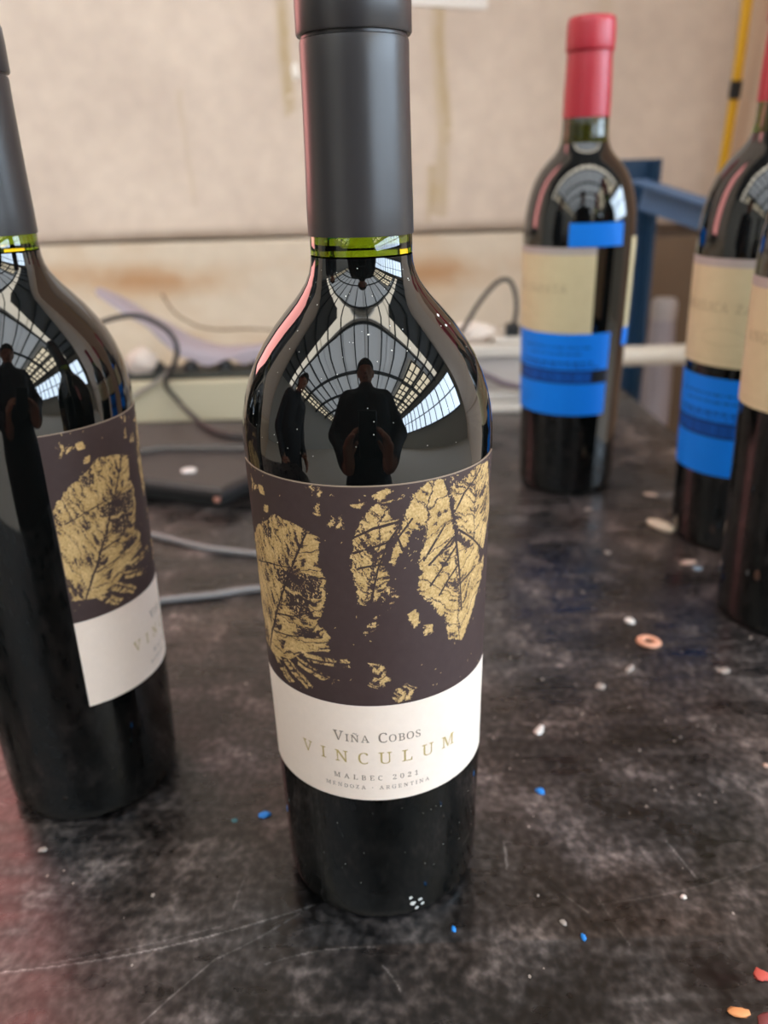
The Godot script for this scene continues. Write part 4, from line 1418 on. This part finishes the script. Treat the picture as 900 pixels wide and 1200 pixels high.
	b.rbox(Vector3(-0.022, 0, -0.004), Vector3(0.020, 1.209, 0.0), 0.001)
	b.rbox(Vector3(0.016, 0, 0.0), Vector3(0.020, 1.209, 0.040), 0.001)
	obj("post", b.done(), blue, t)
	b = Mb.new()
	var d := Vector3(0.105, -0.045, 0.150)
	var x := Transform3D(Basis.looking_at(-d.normalized(), Vector3.UP), Vector3(0.012, 1.168, 0.034))
	b.rbox(Vector3(-0.0035, -0.020, -0.012), Vector3(0.0, 0.016, 0.168), 0.001, x)
	b.rbox(Vector3(-0.030, 0.0125, -0.012), Vector3(0.0, 0.016, 0.168), 0.001, x)
	o = obj("rail", b.done(), mat(Color8(84, 112, 150), 0.5), t)
	o.set_meta("label", "greyer blue sloping rail")
	b = Mb.new()
	b.rbox(Vector3(-0.05, 0, -0.04), Vector3(0.03, 0.008, 0.05), 0.002)
	obj("foot_plate", b.done(), blue, t)
	# yellow conduit with its black tie
	t = thing("conduit", "bright yellow conduit running up the wall corner with a black tie", "conduit", Vector3(0.452, 0.0, -1.15))
	obj("tube", tube_mesh(PackedVector3Array([Vector3(0.006, -0.10, -0.03), Vector3(0.004, 0.10, -0.02), Vector3(0.0, 0.22, 0.0), Vector3(-0.006, 0.33, 0.028), Vector3(-0.013, 0.4257, 0.05), Vector3(-0.02, 0.60, 0.07), Vector3(-0.015, 0.9, 0.05)]), 0.0058, 14), mat(Color8(222, 166, 34), 0.45), t)
	o = obj("tie", tube_mesh(PackedVector3Array([Vector3(-0.0058, 0.325, 0.027), Vector3(-0.0062, 0.335, 0.0292), Vector3(-0.0069, 0.345, 0.0318)]), 0.0071, 14), M.black_plastic, t)
	o.set_meta("label", "black tie round the conduit")
	# paper pinned on the wall and a flake of filler
	b = Mb.new()
	b.rbox(Vector3(-0.02, 0, 0), Vector3(0.17, 0.24, 0.0012), 0.0003)
	o = obj("wall_paper_sheet", b.done(), mat(Color8(226, 216, 208), 0.8))
	o.position = Vector3(-0.02, 0.452, ZB + 0.0003)
	o.rotation.z = -0.075
	tag(o, "white paper sheet fixed on the wall at the top of the view", "paper")
	b = crumple(Vector3(0.006, 0.012, 0.003), 3)
	o = obj("filler_patch", b.done(), mat(Color8(232, 222, 212), 0.8))
	o.position = Vector3(-0.0985, 0.376, ZB + 0.001)
	tag(o, "small white filler patch on the wall beside the foreground bottle's capsule", "filler")

func crumple(size: Vector3, sd: int) -> Mb:
	var b := Mb.new()
	var n := noise(sd, 0.9, 3, FastNoiseLite.TYPE_CELLULAR)
	var seg := 18
	var rows := 10
	var pt := func(i: int, j: int) -> Vector3:
		var la := -PI / 2 + PI * i / rows
		var lo := TAU * (j % seg) / seg
		var d := Vector3(cos(la) * cos(lo), sin(la), cos(la) * sin(lo))
		return d * size * (1.05 + 0.45 * n.get_noise_3dv(d * 1.7))
	for i in rows:
		for j in seg:
			var a: Vector3 = pt.call(i, j)
			var c: Vector3 = pt.call(i, j + 1)
			var d: Vector3 = pt.call(i + 1, j + 1)
			var e: Vector3 = pt.call(i + 1, j)
			var n1 := (c - a).cross(d - a).normalized()
			if n1.dot(a) < 0:
				n1 = -n1
			b.tri(a, c, d, n1, n1, n1)
			var n2 := (d - a).cross(e - a).normalized()
			if n2.dot(a) < 0:
				n2 = -n2
			b.tri(a, d, e, n2, n2, n2)
	return b

func litter() -> void:
	var white := mat(Color8(214, 208, 204), 0.6)
	var pale := mat(Color8(150, 140, 134), 0.7)
	var ivory := mat(Color8(214, 198, 176), 0.6)
	var blue := mat(Color8(30, 130, 220), 0.5)
	var peach := mat(Color8(206, 150, 124), 0.6)
	var orange := mat(Color8(226, 150, 96), 0.6)
	var red := mat(Color8(196, 84, 74), 0.6)
	var pink := mat(Color8(196, 166, 150), 0.6)
	chip(Vector2(0.1442, -0.4240), Vector3(0.0058, 0.003, 0.0072), 0.5, white, "paper_scrap", "bright white rounded scrap just behind the peach ring", "scrap")
	chip(Vector2(0.1297, -0.3739), Vector3(0.0090, 0.002, 0.0034), 0.9, pale, "paper_scrap", "slim grey scrap lying in front of the peach ring", "scrap")
	chip(Vector2(0.0717, -0.3239), Vector3(0.0042, 0.0022, 0.0080), -0.5, white, "paper_scrap", "white elongated scrap right of the foreground bottle's leaf label", "scrap")
	chip(Vector2(0.0643, -0.2823), Vector3(0.0036, 0.0016, 0.0044), 0.6, blue, "paint_flake", "bright blue flake right of the foreground bottle's pale band", "flake")
	chip(Vector2(-0.0544, -0.2728), Vector3(0.0052, 0.0018, 0.0040), 0.1, blue, "paint_flake", "larger blue flake just left of the foreground bottle", "flake")
	chip(Vector2(-0.0667, -0.2703), Vector3(0.0026, 0.0010, 0.0024), 0.1, mat(Color8(70, 112, 120), 0.6), "paint_flake", "tiny dull teal speck left of the larger blue flake", "flake")
	chip(Vector2(0.0658, -0.2086), Vector3(0.0018, 0.0012, 0.0030), 0.1, blue, "paint_flake", "small blue flake nearest the bottom of view", "flake")
	chip(Vector2(0.0205, -0.2135), Vector3(0.0016, 0.0012, 0.0026), 0.2, blue, "paint_flake", "tiny blue flake at the foot of the foreground bottle", "flake")
	chip(Vector2(0.1065, -0.2244), Vector3(0.0022, 0.0014, 0.0022), 0.0, white, "paper_scrap", "tiny white speck on the lower right of the table", "scrap")
	chip(Vector2(0.0600, -0.2150), Vector3(0.0022, 0.0010, 0.0030), 0.6, pale, "paper_scrap", "faint grey speck behind the lowest blue flake", "scrap")
	chip(Vector2(0.1084, -0.1794), Vector3(0.0072, 0.0014, 0.0038), -0.1, orange, "paint_flake", "flat orange flake at the bottom right of view", "flake")
	chip(Vector2(0.1150, -0.1765), Vector3(0.0060, 0.0010, 0.0036), 0.8, mat(Color8(120, 52, 52), 0.6), "paint_flake", "dark red smear of paint touching the orange flake", "flake")
	chip(Vector2(0.1210, -0.1920), Vector3(0.0050, 0.0016, 0.0052), 0.2, red, "paint_flake", "red flake at the right edge above the orange flake", "flake")
	chip(Vector2(0.2066, -0.5600), Vector3(0.0110, 0.0070, 0.0260), 0.55, ivory, "nut_shell", "ivory shell scrap at the foot of the taped right bottle", "shell")
	chip(Vector2(0.2060, -0.5000), Vector3(0.0120, 0.0020, 0.0060), 0.2, pink, "paper_scrap", "pale pinkish scrap in front of the taped right bottle", "scrap")
	chip(Vector2(0.2085, -0.4900), Vector3(0.0060, 0.0024, 0.0050), 0.2, mat(Color8(140, 160, 176), 0.5), "paper_scrap", "pale bluish crumb before the pinkish scrap", "scrap")
	chip(Vector2(0.2200, -0.6268), Vector3(0.0120, 0.0020, 0.0060), -0.4, pink, "paper_scrap", "pinkish scrap behind the ivory shell scrap", "scrap")
	chip(Vector2(0.1620, -0.5990), Vector3(0.0060, 0.0016, 0.0050), 0.3, pale, "paper_scrap", "grey speck in front of the small-taped back bottle", "scrap")
	chip(Vector2(0.1562, -0.5195), Vector3(0.0046, 0.0016, 0.0046), 0.3, pale, "paper_scrap", "grey speck midway between the back bottle and peach ring", "scrap")
	chip(Vector2(0.1100, -0.3590), Vector3(0.0060, 0.0014, 0.0050), 0.9, pale, "paper_scrap", "grey crumb left of the slim grey scrap", "scrap")
	chip(Vector2(0.1680, -0.2945), Vector3(0.0028, 0.0014, 0.0028), 0.3, pink, "paper_scrap", "pinkish speck by the right edge under the nearest red-capped bottle", "scrap")
	chip(Vector2(-0.1425, -0.2570), Vector3(0.0036, 0.0012, 0.0026), 0.3, pale, "paper_scrap", "grey speck before the foot of the left bottle", "scrap")
	chip(Vector2(0.1790, -0.3700), Vector3(0.0070, 0.0014, 0.0050), 0.3, pale, "paper_scrap", "grey crumb right of the peach ring", "scrap")
	var g := Mb.new()
	var r2 := RandomNumberGenerator.new()
	r2.seed = 61
	for k in 260:
		var p := Vector3(r2.randf_range(-0.24, 0.285), 0, r2.randf_range(-0.72, -0.16))
		if k > 120:
			p = Vector3(r2.randf_range(0.05, 0.27), 0, r2.randf_range(-0.52, -0.26))
		var free := true
		for q in [[-0.0044, -0.2534, 0.040], [-0.136, -0.307, 0.040], [0.1575, -0.668, 0.042], [0.25, -0.5476, 0.042], [0.239, -0.431, 0.042]]:
			if Vector2(p.x - q[0], p.z - q[1]).length() < q[2]:
				free = false
		if not free:
			continue
		var rr := r2.randf_range(0.0002, 0.0006) * (2.0 if r2.randf() < 0.12 else 1.0)
		var tip := p + Vector3(0, rr * 0.7, 0)
		for m in 5:
			var a := TAU * m / 5.0
			var c := TAU * (m + 1) / 5.0
			g.tri(tip, p + Vector3(cos(a), 0, sin(a) * 1.4) * rr, p + Vector3(cos(c), 0, sin(c) * 1.4) * rr, Vector3.UP, Vector3.UP, Vector3.UP)
	var gr := obj("grit", g.done(), pale)
	gr.set_meta("kind", "stuff")
	tag(gr, "fine pale grit scattered over the black table top", "grit")
	# flat peach-coloured ring
	var b := Mb.new()
	var ring := PackedVector2Array()
	for k in 13:
		var a := TAU * k / 12.0
		ring.append(Vector2(0.0046 + cos(a) * 0.0022, 0.0013 + sin(-a) * 0.0013))
	b.lathe(ring, 28, Transform3D(Basis(Vector3(1.0, 0, 0.1), Vector3(0, 1, 0), Vector3(0, 0, 0.95)), Vector3.ZERO))
	var o := obj("peach_ring", b.done(), peach)
	o.position = Vector3(0.1479, 0, -0.3998)
	tag(o, "flat peach-coloured ring lying alone on the table", "ring")

# ---------------------------------------------------------------- people
func people() -> void:
	# the photographer, holding the phone up before the table
	person("person in dark jacket behind the table holding up a phone, reflected in the bottles", Vector3(0.0, FLOOR, 0.29), 0.0, [
		[Vector3(-0.265, 1.17, -0.03), Vector3(-0.098, 1.045, -0.205), Vector3(-0.088, 1.13, -0.235), Vector3(1, 0, 0), Vector3(0.1, 0.3, 0.8)],
		[Vector3(0.275, 1.17, -0.03), Vector3(0.098, 1.045, -0.205), Vector3(0.088, 1.13, -0.235), Vector3(-1, 0, 0), Vector3(-0.1, 0.3, 0.8)]], 0.42)
	var cam := Transform3D(Basis(Vector3(0.999574, -0.026974, 0.011109), Vector3(0.029172, 0.924259, -0.380649), Vector3(0, 0.380811, 0.924653)).orthonormalized(), Vector3(0, 0.25, 0))
	var t := thing("phone", "dark phone held upright in the photographer's hands", "phone")
	t.transform = Transform3D(cam.basis, cam * Vector3(0.0, -0.055, 0.010))
	obj("case", box_mesh(Vector3(-0.035, -0.078, -0.004), Vector3(0.035, 0.078, 0.004), 0.003), M.black_plastic, t)
	obj("screen", box_mesh(Vector3(-0.032, -0.074, 0.004), Vector3(0.032, 0.074, 0.0046), 0.0002), mat(Color8(20, 22, 26), 0.1), t)
	person("person in dark clothes standing at the table's left end with lowered arms", Vector3(-0.92, FLOOR, 0.10), -PI / 2 - 0.15, [
		[Vector3(-0.262, 1.14, 0.03), Vector3(-0.20, 0.93, -0.12), Vector3(-0.17, 0.87, -0.20), Vector3(1, 0, 0), Vector3(0, 0.6, -0.5)],
		[Vector3(0.262, 1.14, 0.03), Vector3(0.20, 0.93, -0.12), Vector3(0.17, 0.87, -0.20), Vector3(-1, 0, 0), Vector3(0, 0.6, -0.5)]], 0.1)
